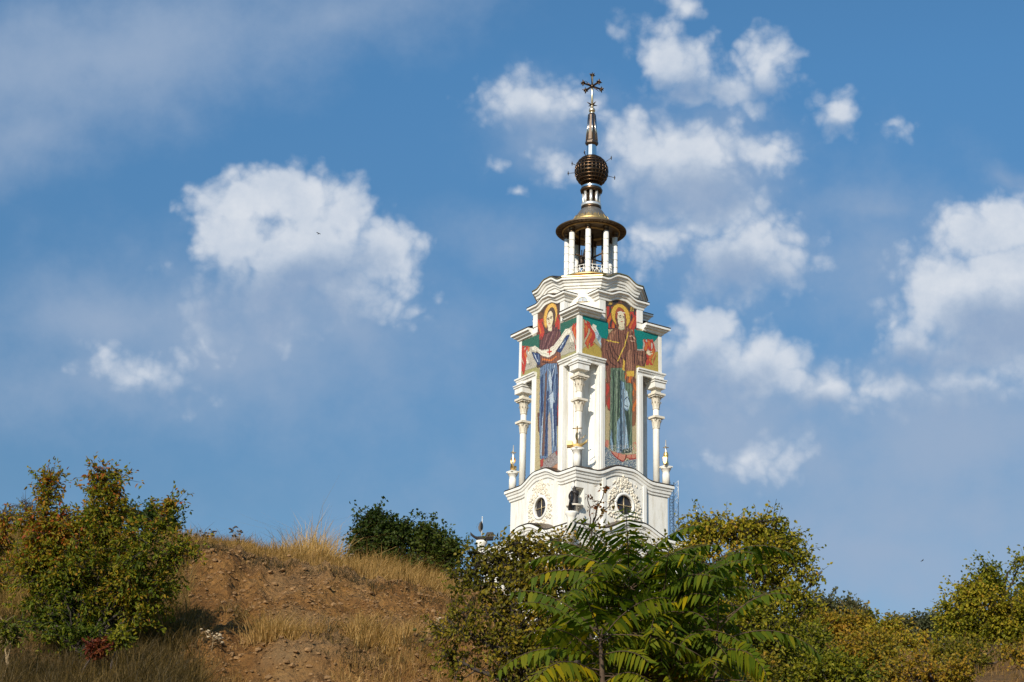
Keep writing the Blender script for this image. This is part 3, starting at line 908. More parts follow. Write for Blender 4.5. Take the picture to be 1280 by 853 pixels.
def A(pts): return [(740+x/3.71, 360+y/3.71) for x, y in pts]      # notes taken on enlargements of the wall
def Bq(pts): return [(630+x/5.686, 340+y/5.686) for x, y in pts]
def Cq(pts): return [(750+x/7.75, 368+y/7.75) for x, y in pts]
def Dq(pts): return [(750+x/7.42, 470+y/7.42) for x, y in pts]
RED, ORG, TEAL, OCH = (.36,.045,.03), (.46,.13,.03), (.005,.16,.145), (.34,.25,.055)
BRN, BRD, BRL = (.165,.072,.046), (.055,.024,.017), (.24,.115,.07)
GRN, GRD, GRL = (.10,.145,.095), (.04,.06,.045), (.21,.26,.19)
BLU, BLD, BLL = (.16,.24,.31), (.035,.06,.095), (.36,.46,.52)
SKN, GLD, CHR, CRM = (.62,.52,.36), (.56,.35,.055), (.05,.038,.035), (.62,.57,.47)
right = [
 ('poly', CHR, [[(755,372),(800,372),(800,412),(755,412)]]),
 ('flame', RED, [Cq([(60,120),(140,120),(140,330),(60,330)]), -.7]),
 ('flame', RED, [Cq([(265,170),(360,170),(360,430),(265,430)]), -.8]),
 ('flame', ORG, [Cq([(62,180),(120,180),(140,330),(62,330)]), .7]),
 ('flame', ORG, [Cq([(280,220),(350,220),(350,420),(280,420)]), .7]),
 ('poly', GLD, [Cq([(80,70),(118,70),(118,105),(80,105)])]), ('speck', CHR, [Cq([(80,70),(118,70),(118,105),(80,105)]), .45]),
 ('poly', GLD, [Cq([(292,125),(325,125),(325,165),(292,165)])]), ('speck', CHR, [Cq([(292,125),(325,125),(325,165),(292,165)]), .45]),
 ('poly', BRN, [Cq([(175,62),(250,62),(250,85),(175,85)])]),
 ('poly', (.20,.06,.035), [Dq([(45,60),(100,60),(95,330),(75,320),(60,260),(45,300)])]),
 ('flame', RED, [Dq([(45,30),(95,30),(90,330),(60,280)]), .2]),
 ('poly', (.22,.10,.05), [Dq([(285,30),(340,30),(340,330),(325,460),(300,470),(285,330)])]),
 ('flame', ORG, [Dq([(285,20),(345,20),(340,330),(290,430)]), .3]),
 # left arm panel
 ('poly', (.33,.29,.18), [[(726,385),(758,385),(758,462),(726,462)]]),
 ('poly', TEAL, [Bq([(540,300),(740,360),(740,480),(690,480),(650,420),(610,370),(540,320)])]),
 ('poly', OCH, [Bq([(540,560),(570,540),(640,500),(690,550),(715,620),(540,620)])]),
 ('flame', RED, [Bq([(568,340),(605,355),(650,450),(640,520),(595,548),(568,500)]), -1.0]),
 ('flame', ORG, [Bq([(568,360),(600,380),(630,450),(620,520),(590,545)]), .6]),
 ('poly', BLL, [Bq([(628,380),(645,378),(668,430),(715,515),(700,550),(655,470)])]),
 ('flame', BLU, [Bq([(650,430),(668,430),(715,515),(700,550),(655,470)]), .2]),
 ('poly', CRM, [Bq([(618,395),(632,370),(655,385),(655,425),(640,425)])]),
 ('poly', BRN, [Bq([(690,470),(730,480),(740,640),(715,610),(690,560)])]),
 # right arm panel
 ('poly', OCH, [[(795,420),(828,420),(828,475),(795,475)]]),
 ('poly', (.36,.34,.29), [Cq([(330,380),(570,380),(570,560),(330,560)])]),
 ('poly', TEAL, [Cq([(330,340),(570,400),(545,440),(510,475),(470,440),(415,440),(415,535),(335,530)])]),
 ('poly', OCH, [Cq([(350,690),(430,690),(450,620),(520,640),(570,580),(570,780),(350,720)])]),
 ('flame', RED, [Cq([(420,435),(510,440),(545,580),(510,690),(440,690),(450,600),(420,530)]), -1.0]),
 ('flame', ORG, [Cq([(420,435),(500,460),(540,600),(500,680),(460,650),(430,540)]), .25]),
 # figure: dress
 ('poly', GRN, [A([(80,365),(190,365),(186,600),(186,765),(130,772),(80,745),(84,520)])]),
 ('poly', GRD, [A([(97,380),(103,380),(100,745),(94,745)])]), ('poly', GRL, [A([(112,385),(118,385),(114,740),(108,740)])]),
 ('poly', GRD, [A([(122,385),(128,385),(125,600),(119,600)])]), ('poly', GRL, [A([(86,420),(90,420),(88,700),(83,700)])]),
 ('poly', BLU, [A([(84,690),(92,650),(98,760),(84,745)])]), ('poly', BLU, [A([(116,620),(130,600),(132,772),(112,765)])]),
 ('poly', BLU, [A([(136,430),(150,440),(170,600),(172,745),(136,765),(132,560)])]), ('poly', BLD, [A([(130,430),(136,430),(138,765),(131,765)])]),
 ('poly', (.17,.20,.24), [A([(142,470),(147,470),(152,740),(146,745)])]),
 ('poly', BLL, [A([(150,470),(162,480),(176,535),(168,565),(148,555),(152,520)])]), ('poly', GRD, [A([(150,565),(168,575),(176,640),(172,740),(160,640)])]),
 ('poly', BLL, [A([(155,640),(163,660),(160,720),(152,745),(156,690)])]), ('line', BLD, [A([(150,520),(165,505),(176,535)]), .05]),
 ('line', BLD, [A([(152,545),(165,550)]), .05]), ('poly', GRD, [A([(140,752),(184,742),(186,765),(140,770)])]),
 # mantle
 ('poly', BRN, [A([(128,178),(100,192),(78,212),(66,250),(44,285),(44,330),(66,392),(66,440),(84,440),(86,372),(150,372),(158,440),(185,446),(196,440),(204,360),(240,366),(252,330),(246,292),(210,292),(204,232),(190,205),(168,186),(158,178)])]),
 ('poly', BRL, [A([(158,300),(182,280),(190,385),(160,390)])]), ('poly', BRL, [A([(86,205),(120,190),(90,250),(72,250)])]),
 ('poly', BRL, [A([(205,310),(240,320),(238,345),(206,340)])]),
 ('line', BRD, [A([(75,262),(95,320),(130,352)]), .08]), ('line', BRD, [A([(88,262),(110,310),(140,330)]), .07]), ('line', BRD, [A([(66,290),(84,345),(110,365)]), .07]),
 ('line', BRD, [A([(150,215),(160,260),(152,345)]), .07]), ('line', BRD, [A([(185,215),(195,290),(196,350)]), .07]), ('line', BRD, [A([(208,300),(215,355)]), .06]), ('line', BRD, [A([(232,300),(236,355)]), .06]),
 ('line', BRD, [A([(120,195),(128,260)]), .06]), ('line', BRD, [A([(246,292),(252,330),(240,366)]), .06]),
 ('line', GLD, [A([(66,243),(95,250),(122,254)]), .07]), ('line', GLD, [A([(168,205),(150,270),(118,340)]), .06]),
 ('line', (.45,.28,.2), [A([(170,225),(185,222),(200,240)]), .05]), ('line', (.45,.28,.2), [A([(176,245),(195,248)]), .05]),
 ('poly', GLD, [A([(158,385),(194,385),(194,414),(160,410)])]), ('flame', ORG, [A([(148,395),(192,414),(192,450),(150,430)]), .0]),
 ('poly', GLD, [A([(144,330),(152,340),(150,385),(140,380)])]),
 # halo and head
 ('ell', (.20,.10,.03), [(775.8,395.2), 1.36, 1.42]), ('ell', GLD, [(775.8,395.2), 1.27, 1.34]),
 ('ell', BRD, [(775.4,397.0), .74, 1.14]), ('ell', (.28,.07,.035), [(775.2,394.8), .68, .92]),
 ('poly', BRN, [A([(112,140),(120,150),(120,190),(112,190)])]), ('poly', BRN, [A([(152,140),(160,145),(158,200),(150,200)])]),
 ('poly', SKN, [A([(124,165),(148,165),(152,190),(136,198),(122,190)])]), ('line', (.3,.33,.2), [A([(124,188),(137,194),(150,190)]), .05]),
 ('ell', SKN, [(776.2,399.0), .50, .92]), ('ell', (.62,.54,.38), [(775.6,398.5), .30, .6]),
 ('line', BRD, [Cq([(182,212),(202,208)]), .05]), ('line', BRD, [Cq([(218,214),(238,220)]), .05]),
 ('line', BRD, [Cq([(187,224),(200,223)]), .045]), ('line', BRD, [Cq([(220,228),(234,231)]), .045]),
 ('line', (.3,.2,.12), [Cq([(209,222),(206,246)]), .026]), ('line', RED, [Cq([(200,266),(218,267)]), .045]),
 ('line', CRM, [Cq([(168,178),(200,170),(238,184)]), .05]),
 ('ell', SKN, [(811.0,441.5), .32, .30]), ('line', SKN, [[(811,441),(814.8,439.5)], .06]), ('line', SKN, [[(811,442),(815,442.4)], .06]), ('line', BRD, [[(812,441),(814,441.2)], .03]),
 # ground under the feet
 ('poly', (.17,.21,.24), [Dq([(40,650),(100,700),(200,800),(350,760),(350,870),(40,870)])]),
 ('speck', CRM, [Dq([(40,640),(350,640),(350,870),(40,870)]), .16]), ('speck', BLD, [Dq([(40,640),(100,690),(200,790),(350,760),(350,870),(40,870)]), .25]),
 ('poly', (.48,.20,.14), [Dq([(100,700),(175,718),(245,735),(335,725),(335,765),(285,775),(245,755),(210,795),(150,760)])]),
 ('line', RED, [Dq([(100,700),(150,760),(210,795),(245,755),(285,775),(335,765)]), .06]), ('line', RED, [Dq([(175,718),(160,765)]), .05]), ('line', BRD, [Dq([(245,735),(230,775)]), .06]), ('line', RED, [Dq([(290,735),(285,775)]), .05]),
 ('flame', (.42,.16,.11), [Dq([(45,590),(80,600),(85,680),(45,650)]), -.4]), ('flame', (.42,.16,.11), [Dq([(305,620),(345,610),(345,700),(310,690)]), -.4]),
]
def E(pts): return [(670+x/3.71, 360+y/3.71) for x, y in pts]
def G(pts): return [(640+x/12.19, 400+y/12.19) for x, y in pts]
def Hq(pts): return [(670+x/7.75, 370+y/7.75) for x, y in pts]
def Iq(pts): return [(670+x/7.11, 470+y/7.11) for x, y in pts]
NAV, BL2, BL3 = (.03,.045,.11), (.10,.145,.23), (.34,.40,.47)
MAR = (.10,.045,.045)
left = [
 ('poly', (.075,.048,.038), [[(668,365),(706,365),(706,460),(668,460)]]),
 ('flame', RED, [Hq([(20,210),(90,210),(80,420),(20,430)]), -1.2]), ('flame', RED, [Hq([(190,180),(250,180),(255,330),(190,320)]), -1.2]),
 ('flame', ORG, [Hq([(20,260),(80,230),(80,350),(20,380)]), .7]),
 ('poly', (.13,.065,.035), [Hq([(20,160),(70,160),(70,220),(20,230)])]),
 ('poly', (.10,.05,.035), [E([(98,340),(118,330),(118,650),(98,640)])]),
 ('poly', (.16,.06,.04), [Iq([(185,30),(220,30),(215,420),(190,420)])]), ('flame', RED, [Iq([(185,150),(220,150),(215,400),(190,420)]), .4]),
 ('poly', (.12,.06,.04), [Iq([(15,330),(40,330),(40,520),(20,490)])]),
 # left arm panel
 ('poly', (.36,.33,.27), [[(645,410),(671,410),(671,475),(645,475)]]),
 ('poly', (.03,.105,.075), [G([(100,350),(420,220),(420,450),(310,410),(150,430),(100,430)])]),
 ('poly', (.27,.25,.11), [G([(140,800),(380,720),(420,760),(420,900),(100,900),(100,830)])]),
 ('flame', RED, [G([(150,400),(250,400),(230,600),(190,830),(150,830)]), -1.1]), ('flame', ORG, [G([(180,420),(300,400),(250,560),(200,700)]), .8]),
 ('speck', BRD, [G([(210,640),(300,640),(300,720),(210,720)]), .15]), ('flame', CRM, [G([(230,520),(290,440),(300,640),(220,680)]), .5]),
 # right arm panel
 ('poly', (.34,.315,.255), [[(700,392),(728,380),(728,455),(700,455)]]),
 ('poly', (.03,.105,.075), [G([(740,60),(1040,-60),(1040,40),(930,80),(850,150),(740,270)])]),
 ('poly', (.28,.26,.12), [G([(740,560),(1010,460),(1040,540),(740,640)])]),
 ('flame', RED, [G([(935,60),(1030,30),(1030,480),(975,470),(945,300),(915,150)]), -1.2]), ('flame', ORG, [G([(880,110),(1010,60),(1010,300),(950,300)]), .9]),
 ('flame', CRM, [G([(870,190),(940,190),(960,330),(890,340)]), .2]), ('speck', BRD, [G([(860,360),(970,350),(960,450),(870,450)]), .2]),
 # sleeves, body
 ('poly', NAV, [G([(680,480),(780,330),(850,205),(880,240),(800,410),(745,500),(690,520)])]),
 ('line', BL3, [G([(730,440),(800,330)]), .06]), ('line', BL3, [G([(760,430),(770,360)]), .05]), ('line', BL2, [G([(820,330),(800,280)]), .05]),
 ('poly', NAV, [G([(300,490),(440,520),(445,660),(400,700),(330,570)])]), ('line', BL3, [G([(340,520),(400,640)]), .06]), ('line', BL2, [G([(400,520),(420,640)]), .07]),
 ('poly', MAR, [G([(415,450),(440,330),(490,230),(560,190),(650,130),(745,190),(750,280),(640,420),(560,460),(450,470)])]),
 ('line', (.19,.10,.09), [G([(560,210),(480,420)]), .07]), ('line', (.19,.10,.09), [G([(640,180),(540,430)]), .07]), ('line', (.05,.022,.025), [G([(600,200),(500,430)]), .06]), ('line', (.17,.09,.06), [G([(700,190),(620,380)]), .06]),
 ('poly', BRN, [G([(430,540),(560,580),(660,520),(690,480),(745,510),(745,650),(700,700),(440,700)])]), ('line', ORG, [G([(470,600),(600,620),(680,560)]), .08]), ('line', BRD, [G([(460,640),(560,660)]), .07]),
 ('poly', BL2, [E([(20,372),(48,352),(98,350),(104,450),(98,600),(98,775),(62,800),(18,792),(16,600)])]),
 ('poly', NAV, [E([(24,420),(32,400),(34,640),(24,640)])]), ('poly', (.13,.075,.06), [E([(44,400),(52,380),(40,780),(28,780)])]), ('poly', BL3, [E([(30,600),(36,560),(26,780),(20,780)])]),
 ('poly', NAV, [E([(52,480),(60,480),(50,780),(42,780)])]), ('poly', BL3, [E([(58,420),(66,380),(76,440),(70,500),(66,470)])]), ('poly', NAV, [E([(74,380),(86,372),(80,480),(76,470)])]),
 ('poly', BL3, [E([(62,500),(80,480),(84,520),(78,560),(68,560)])]), ('poly', (.33,.29,.26), [E([(56,600),(64,570),(72,640),(74,770),(56,790)])]), ('poly', NAV, [E([(80,540),(92,520),(92,740),(82,700)])]),
 ('poly', BL3, [E([(74,560),(80,560),(86,700),(82,760)])]), ('poly', NAV, [E([(94,400),(100,400),(98,640),(94,640)])]), ('line', BL3, [E([(60,380),(74,420),(88,360)]), .06]),
 ('line', BL3, [E([(56,520),(72,500),(88,530)]), .05]),
 ('poly', CRM, [G([(305,412),(355,400),(450,462),(560,448),(640,392),(740,262),(812,150),(862,128),(905,172),(862,226),(822,240),(740,372),(645,520),(562,578),(460,548),(388,482),(312,452)])]),
 ('line', (.42,.40,.33), [G([(340,440),(460,510),(560,530),(660,440),(760,300)]), .05]),
 ('line', RED, [G([(548,492),(602,482)]), .09]), ('line', RED, [G([(572,450),(578,532)]), .09]),
 # halo and head
 ('ell', (.30,.14,.05), [(688.2,395.2), 1.34, 1.52]), ('ell', (.58,.34,.08), [(688.2,395.2), 1.25, 1.43]),
 ('ell', (.085,.055,.04), [(689.0,398.0), .86, 1.25]), ('poly', MAR, [Hq([(108,290),(165,290),(240,340),(100,340)])]),
 ('poly', SKN, [Hq([(120,285),(155,280),(158,340),(120,345)])]),
 ('ell', SKN, [(687.6,400.0), .60, .98]), ('ell', (.62,.54,.38), [(687.0,400.6), .34, .65]),
 ('line', BRD, [Hq([(112,222),(128,214)]), .055]), ('line', BRD, [Hq([(138,208),(160,200)]), .055]), ('line', BRD, [Hq([(114,233),(126,228)]), .05]), ('line', BRD, [Hq([(142,220),(156,214)]), .05]),
 ('line', (.3,.2,.12), [Hq([(132,218),(127,252),(136,256)]), .04]), ('line', RED, [Hq([(124,272),(140,270)]), .05]),
 # feet
 ('poly', (.27,.24,.23), [E([(20,830),(50,790),(96,755),(102,735),(118,740),(118,850),(20,850)])]), ('speck', BRD, [E([(20,800),(118,740),(118,850),(20,850)]), .22]),
 ('poly', (.28,.05,.04), [E([(20,800),(36,790),(34,825),(22,835)])]), ('poly', (.28,.05,.04), [E([(90,765),(98,752),(98,780)])]),
 ('poly', (.33,.17,.10), [E([(66,840),(118,800),(118,870),(50,870)])]),
]
mL = mosaic(left, 0, 3, 'mosaic')
mL['label'] = 'mosaic of a haloed figure holding a white veil across both arms'
mR = mosaic(right, 1, 5, 'mosaic')
mR['label'] = 'mosaic of a haloed robed figure with one hand stretched to a flame'
for o in (mL, mR):
    c = o.copy(); COL.objects.link(c); c.parent = church; c.rotation_euler = (0, 0, pi)
# ================================================================ things on and beside the tower
def hull(mb, L, W, H, flip=1):
    n = 12; k = 7
    vs = []; fs = []
    for i in range(n+1):
        t = i/n; x = (t-.5)*L*flip
        wid = W*math.sqrt(max(0.0, math.sin(pi*min(1, .06+t*.86))))*(.25+.75*min(1, t*2.2)) if t < .5 else W*(.95-.25*(t-.5)*2)
        keel = H*(.85*max(0, 1-t*2.4)**1.4) - 0
        top = H*(.55+.75*max(0, 1-t*3.2)**1.5+(.55 if t > .68 else .0)*min(1, (t-.68)/.06 if t > .68 else 0))
        for j in range(k):
            a = pi*j/(k-1)
            y = -cos(a)*wid/2; z = top-(top-keel)*sin(a)**.8
            vs.append((x, y, z))
    for i in range(n):
        for j in range(k-1):
            fs.append((i*k+j, (i+1)*k+j, (i+1)*k+j+1, i*k+j+1))
        fs.append((i*k, i*k+k-1, (i+1)*k+k-1, (i+1)*k))
    fs.append(tuple(range(k))); fs.append(tuple(range(n*k+k-1, n*k-1, -1)))
    mb.add(vs, fs, False)
def sail(mb, x, z0, z1, wid):
    n = 8; vs = []; fs = []
    for i in range(n+1):
        t = i/n; z = z0+(z1-z0)*t
        w_ = wid*math.sin(pi*t)**.8+.01
        for j in range(4):
            u = j/3
            vs.append((x-.04-.18*math.sin(pi*t)*(1-(2*u-1)**2)-.0, (u-.5)*2*w_, z))
    m = len(vs)
    vs += [(v[0]+.05, v[1], v[2]) for v in vs]
    for i in range(n):
        for j in range(3):
            a = i*4+j
            fs += [(a, a+4, a+5, a+1), (a+m, a+1+m, a+5+m, a+4+m)]
    mb.add(vs, fs, True)

KP = (D*cp+49*sp)/F
gl = ['gilded ship with a cross mast on the pedestal in front of the near corner column', 'gilded ship seen end-on with a tall mast on the right ledge pedestal of the tower',
      'gilded ship on the rear ledge pedestal of the tower', 'gilded ship seen end-on with a tall mast on the left ledge pedestal of the tower']
cpd = 68.5*KL
gtop = {}
for k, Rm in enumerate(Rz):
    c = Rm @ Vector((cpd, cpd, 0))
    z1 = zl(562, cpd, cpd)
    pd = MB()
    pd.lathe([(.40, zC2-.3), (.40, z1-.75), (.37, z1-.7), (.37, z1-.45), (.44, z1-.35), (.54, z1-.14), (.57, z1-.12), (.57, z1), (.2, z1+.02)], 16, (c.x, c.y))
    pd.box(c.x-.52, c.x+.52, c.y-.52, c.y+.52, z1+.022, z1+.16)
    pd.build('ledge_pedestal', M_white, church)
    wx, wy = toworld(c.x, c.y)
    e = empty('gilded_ship', (wx, wy, ZB+z1+.16), AX+k*pi/2+pi/4+pi/2)
    tag(e, gl[k], 'ship sculpture', 'gilded ships on the ledge')
    m = MB(); hull(m, 2.1, .62, .7, -1); m.build('hull', M_gold, e)
    m = MB(); m.tube([(0,0,.2), (0,0,2.35)], [.09,.06], 6); m.tube([(-.5,0,2.1), (.5,0,2.1)], .06, 5); m.tube([(0,-.3,2.1), (0,.3,2.1)], .05, 5)
    m.tube([(.35,0,.9), (.9,0,1.35)], .04, 4); m.build('mast', M_gold, e)
    m = MB(); sail(m, 0.0, .75, 1.75, .26); m.build('sail', M_gold, e)
    if k in (1, 3):                               # tall polished pennant of the two side ships
        m = MB(); m.tube([(0,0,.35), (0,.0,1.1), (0,0,2.95)], [.10,.16,.05], 8); m.build('spike', M_brightsteel, e)
cp3 = 95*KL
dl = ['dark ship with a small sail on a pedestal at the near corner behind the foliage', 'dark ship whose mast tip shows above the yellowish tree right of the tower',
      'dark ship on the rear corner pedestal of the tower base', 'dark ship with upturned bow and one sail on a pedestal left of the tower']
for k, Rm in enumerate(Rz):
    c = Rm @ Vector((cp3, cp3, 0))
    lc = Rz[3] @ Vector((cp3, cp3, 0))
    z1 = zl(676.5, lc.x, lc.y)
    pd = MB()
    pd.lathe([(.42, zC3-2.2), (.42, z1-.7), (.46, z1-.5), (.62, z1-.2), (.62, z1)], 16, (c.x, c.y))
    pd.build('base_pedestal', M_white, church)
    wx, wy = toworld(c.x, c.y)
    e = empty('dark_ship', (wx, wy, ZB+z1), AX+k*pi/2+pi/4+(0 if k != 1 else .5))
    tag(e, dl[k], 'ship sculpture', 'dark ships at the base corners')
    m = MB(); hull(m, 2.5, .75, .8, -1); m.build('hull', M_statue, e)
    m = MB(); m.tube([(0,0,.3), (0,0,2.55)], [.09,.05], 6); m.sphere((0,0,2.6), .09, 6, 4); m.build('mast', M_lattice, e)
    m = MB(); sail(m, .1, .95, 2.2, .30)
    m.add([(.55*math.sin(pi*t)*1.0+.06, s_*.03, .85+1.35*t) for t in np.linspace(0,1,8) for s_ in (-1,1)], [(2*i,2*i+1,2*i+3,2*i+2) for i in range(7)], True)
    m.add([(.06, .03, .85), (.34, .03, 1.15), (.42, .03, 1.5), (.3, .03, 1.9), (.06, .03, 2.2), (.06,-.03,.85), (.34,-.03,1.15), (.42,-.03,1.5), (.3,-.03,1.9), (.06,-.03,2.2)],
          [(0,1,2,3,4),(9,8,7,6,5),(0,5,6,1),(1,6,7,2),(2,7,8,3),(3,8,9,4),(4,9,5,0)])
    m.build('sail', M_statue, e)

# robed statue in the corner niche (one continuous figure)
stx, sty = bw+.0, bw-.30
zS = zl(631.5, bw, bw)+.02
wx, wy = toworld(stx, sty)
e = empty('statue', (wx, wy, ZB+zS), AX+pi/4)
tag(e, 'small dark robed statue standing on a console in the corner niche', 'statue')
m = MB()
n = 16; prof = [(.40,.0),(.42,.12),(.36,.5),(.33,.9),(.35,1.15),(.37,1.38),(.33,1.52),(.16,1.60),(.115,1.66),(.15,1.74),(.165,1.84),(.15,1.95),(.09,2.03),(.02,2.06)]
vs = []; fs = []
for j, (r_, z_) in enumerate(prof):
    for i in range(n):
        a = 2*pi*i/n
        f = 1+(.10*cos(7*a+z_) if z_ < 1.2 else 0)
        vs.append((r_*f*cos(a)*.75, r_*f*sin(a), z_))
for j in range(len(prof)-1):
    for i in range(n): fs.append((j*n+i, j*n+(i+1)%n, (j+1)*n+(i+1)%n, (j+1)*n+i))
fs.append(tuple(range(n))); fs.append(tuple((len(prof)-1)*n+i for i in range(n)))
m.add(vs, fs, True)
for sg in (-1, 1):                                  # forearms joined in front
    m.tube([(.0, sg*.33, 1.42), (.12, sg*.36, 1.12), (.32, sg*.10, 1.22), (.36, sg*.02, 1.34)], [.12,.115,.085,.05], 8)
m.sphere((.125, 0, 1.83), .035, 6, 4)
m.build('figure', M_statue, e)
m = MB(); m.tube([(0,0,2.05),(0,0,2.6)], .022, 5); m.tube([(0,-.12,2.45),(0,.12,2.45)], .022, 5); m.sphere((0,0,2.5), .07, 6, 4); m.build('halo_cross', M_statue, e)

# lattice mast and gangway behind the right side
YM = D+4
p0 = P(837.5, 676, YM); p1 = P(848.5, 676, YM)
ztop = P(842, 601, YM).z
lm = empty('lattice_mast', (p0.x, YM, p0.z-6))
tag(lm, 'pale steel lattice mast with a ladder beside the right wall of the tower', 'mast')
W_ = p1.x-p0.x; H_ = ztop-(p0.z-6)
m = MB()
for (x, y) in ((0,0),(W_,0),(W_*.5,.8)):
    m.tube([(x,y,0),(x,y,H_)], .05, 5)
m.build('upright', M_lattice, lm)
m = MB()
ns = int(H_/.9); dz = H_/ns
cs = [(0,0),(W_,0),(W_*.5,.8)]
for i in range(ns):
    for a_, b_ in ((0,1),(1,2),(2,0)):
        A_, B_ = (cs[a_], cs[b_]) if i%2 else (cs[b_], cs[a_])
        m.tube([(A_[0],A_[1],i*dz),(B_[0],B_[1],(i+1)*dz)], .024, 4)
m.build('bracing', M_lattice, lm)
m = MB()
for i in range(int(H_/.33)): m.tube([(-.02,-.1,i*.33),(W_*.36,-.1,i*.33)], .026, 4)
m.tube([(W_*.36,-.1,0),(W_*.36,-.1,H_*.86)], .04, 4); m.tube([(-.02,-.1,0),(-.02,-.1,H_*.86)], .03, 4)
m.build('ladder', M_lattice, lm)
p2_ = P(860, 676, YM)
m = MB()
for h in (0., .45, .9): m.tube([(W_,0,5.4+h),(p2_.x-p0.x,0,5.4+h)], .035, 4)
for i in range(6): 
    x = W_+(p2_.x-p0.x-W_)*i/5; m.tube([(x,0,5.4),(x,0,6.3)], .03, 4)
m.box(W_, p2_.x-p0.x, -.02, .9, 5.25, 5.38)
m.build('gangway', M_lattice, lm)

# two birds
for (px, py, Y, rz, lab) in ((398, 292, 140, .4, 'tiny dark bird flying in front of the big white cloud at left'), (1153, 701, 120, 1.9, 'tiny dark bird flying in the pale sky above the right shrubs')):
    p = P(px, py, Y)
    m = MB()
    m.lathe([(.01,-.22),(.07,-.1),(.085,.02),(.055,.14),(.05,.19),(.01,.24)], 8)
    for sg in (-1, 1):
        m.add([(sg*.05,0,.08),(sg*.30,.08,.12),(sg*.55,.03,.0),(sg*.30,.07,-.06),(sg*.05,0,-.08),(sg*.05,-.02,.08),(sg*.30,.06,.12),(sg*.30,.05,-.06),(sg*.05,-.02,-.08)],
              [(0,1,3,4),(1,2,3),(5,8,7,6),(6,7,2),(0,5,6,1),(1,6,2),(4,3,7,8),(3,2,7)])
    m.add([(-.03,0,-.2),(.03,0,-.2),(.08,0,-.36),(-.08,0,-.36),(-.03,.015,-.2),(.03,.015,-.2),(.08,.01,-.36),(-.08,.01,-.36)], [(0,1,2,3),(7,6,5,4),(0,4,5,1),(1,5,6,2),(2,6,7,3),(3,7,4,0)])
    m.v = [tuple(.42*c for c in v) for v in m.v]
    o = m.build('bird', M_bird, None, p); o.rotation_euler = (1.2, .3, rz)
    tag(o, lab, 'bird')

# ================================================================ GROUND
def interp(x, tab):
    return float(np.interp(x, [t[0] for t in tab], [t[1] for t in tab]))
CREST = [(-300,630),(0,657),(120,668),(240,681),(330,691),(430,711),(500,721),(560,735),(640,762),(760,800),(1000,818),(1150,818),(1280,806),(1500,795)]
LIP = [(200,694),(260,699),(330,712),(400,722),(460,738),(520,748),(560,757),(620,775)]
def zr_(Y, py): return CAMZ+Y*ratio(py)
def ground(x, y, detail=True):
    lat = max(-.6, min(.6, x/max(y, 10.)))
    px = PX+F*lat*1.005
    cr = interp(px, CREST); lip = interp(px, LIP)
    ys = [20.5, 23.7, 24.5, 26.0, 27.9, 28.7, 28.95, 29.6, 31.5, 34.0]
    bank = [905, 874, 812, 796, lip+30, lip+9, lip-2, lip-9, cr, cr+1]
    sl = [885, 838, 814, 784, 738, 717, 711, 696, cr, cr+1]
    rt = [905, 890, 882, 872, 860, 853, 851, 846, 835, max(cr, 815)]
    wl = sstep((270-px)/90); wr = sstep((px-600)/110)
    if y <= 20.5:
        z20 = zr_(20.5, bank[0]+(sl[0]-bank[0])*wl)
        z = z20*max(0., (y-5)/15.5)**1.1 if y > 5 else 0.
        w_b = 0
    elif y <= 34:
        pys = [bb*(1-wl-wr)+s_*wl+r_*wr for bb, s_, r_ in zip(bank, sl, rt)]
        zs = [zr_(Y, q_) for Y, q_ in zip(ys, pys)]
        z = float(np.interp(y, ys, zs))
        w_b = 1
    else:
        c_ = ratio(cr*(1-wr)+max(cr, 815)*wr)
        lo = .158 if px > 600 else .165
        t = sstep((y-34)/50)
        r_ = c_+(lo-c_)*t
        if y > 230: r_ = lo*230/y
        z = CAMZ+y*r_
        w_b = 0
    if detail and 12 < y < 60:
        v = Vector((x, y, 0))
        steep = (1-wl)*(1-wr)*sstep((y-22)/2)*sstep((30-y)/1.0)
        gully = mnoise.fractal(Vector((x*1.1, y*.35, 2.)), 1.0, 2.1, 4)
        z += .16*mnoise.fractal(v*.55, 1.0, 2.0, 3)*(.3+.7*steep)
        rdg = 1-2*abs(mnoise.noise(Vector((x*1.9+.4*y, y*.45, 4.1))))
        z += steep*(.17*rdg+.22*gully+.16*abs(mnoise.noise(v*2.7))-.10*abs(mnoise.noise(Vector((x*5.2,y*1.6,7.))))+.10*mnoise.fractal(v*6.0, .7, 2.1, 4)+.04*mnoise.noise(v*15))
        z += (1-steep)*.05*mnoise.fractal(v*2.3, 1.0, 2.0, 3)
        if y > 29: z -= 0
    return z
def seg(a, b_, s): return list(np.arange(a, b_, s))
xs = [-4000,-2000,-1000,-500,-250,-120,-70,-45,-30,-22,-18,-16]+seg(-14.5, 8.5, .085)+[9,10,11.5,13,15,18,22,30,45,70,120,250,500,1000,2000,4000]
ys = [-500,-200,-80,-30,-10,0,4,5,6,7,8,9,10,11,12,13,14,15,16,17,18,19,20]+seg(20.5, 35, .075)+[35.5,36,37,38,40,43,47,52,58,65,75,90,110,130,150,170,190,210,230,260,320,450,700,1200,2500,5000]
nx, ny = len(xs), len(ys)
V = np.array([(x, y, ground(x, y)) for y in ys for x in xs])
I = np.arange(nx*ny).reshape(ny, nx)
Fq = np.stack([I[:-1,:-1], I[:-1,1:], I[1:,1:], I[1:,:-1]], -1).reshape(-1, 4)
M_ground, nt, bs = newmat('dry_earth')
tc = N(nt, 'ShaderNodeTexCoord'); ge = N(nt, 'ShaderNodeNewGeometry')
n1 = N(nt, 'ShaderNodeTexNoise', inp={'Scale': .9, 'Detail': 9.0, 'Roughness': .7}); nt.links.new(tc.outputs['Object'], n1.inputs['Vector'])
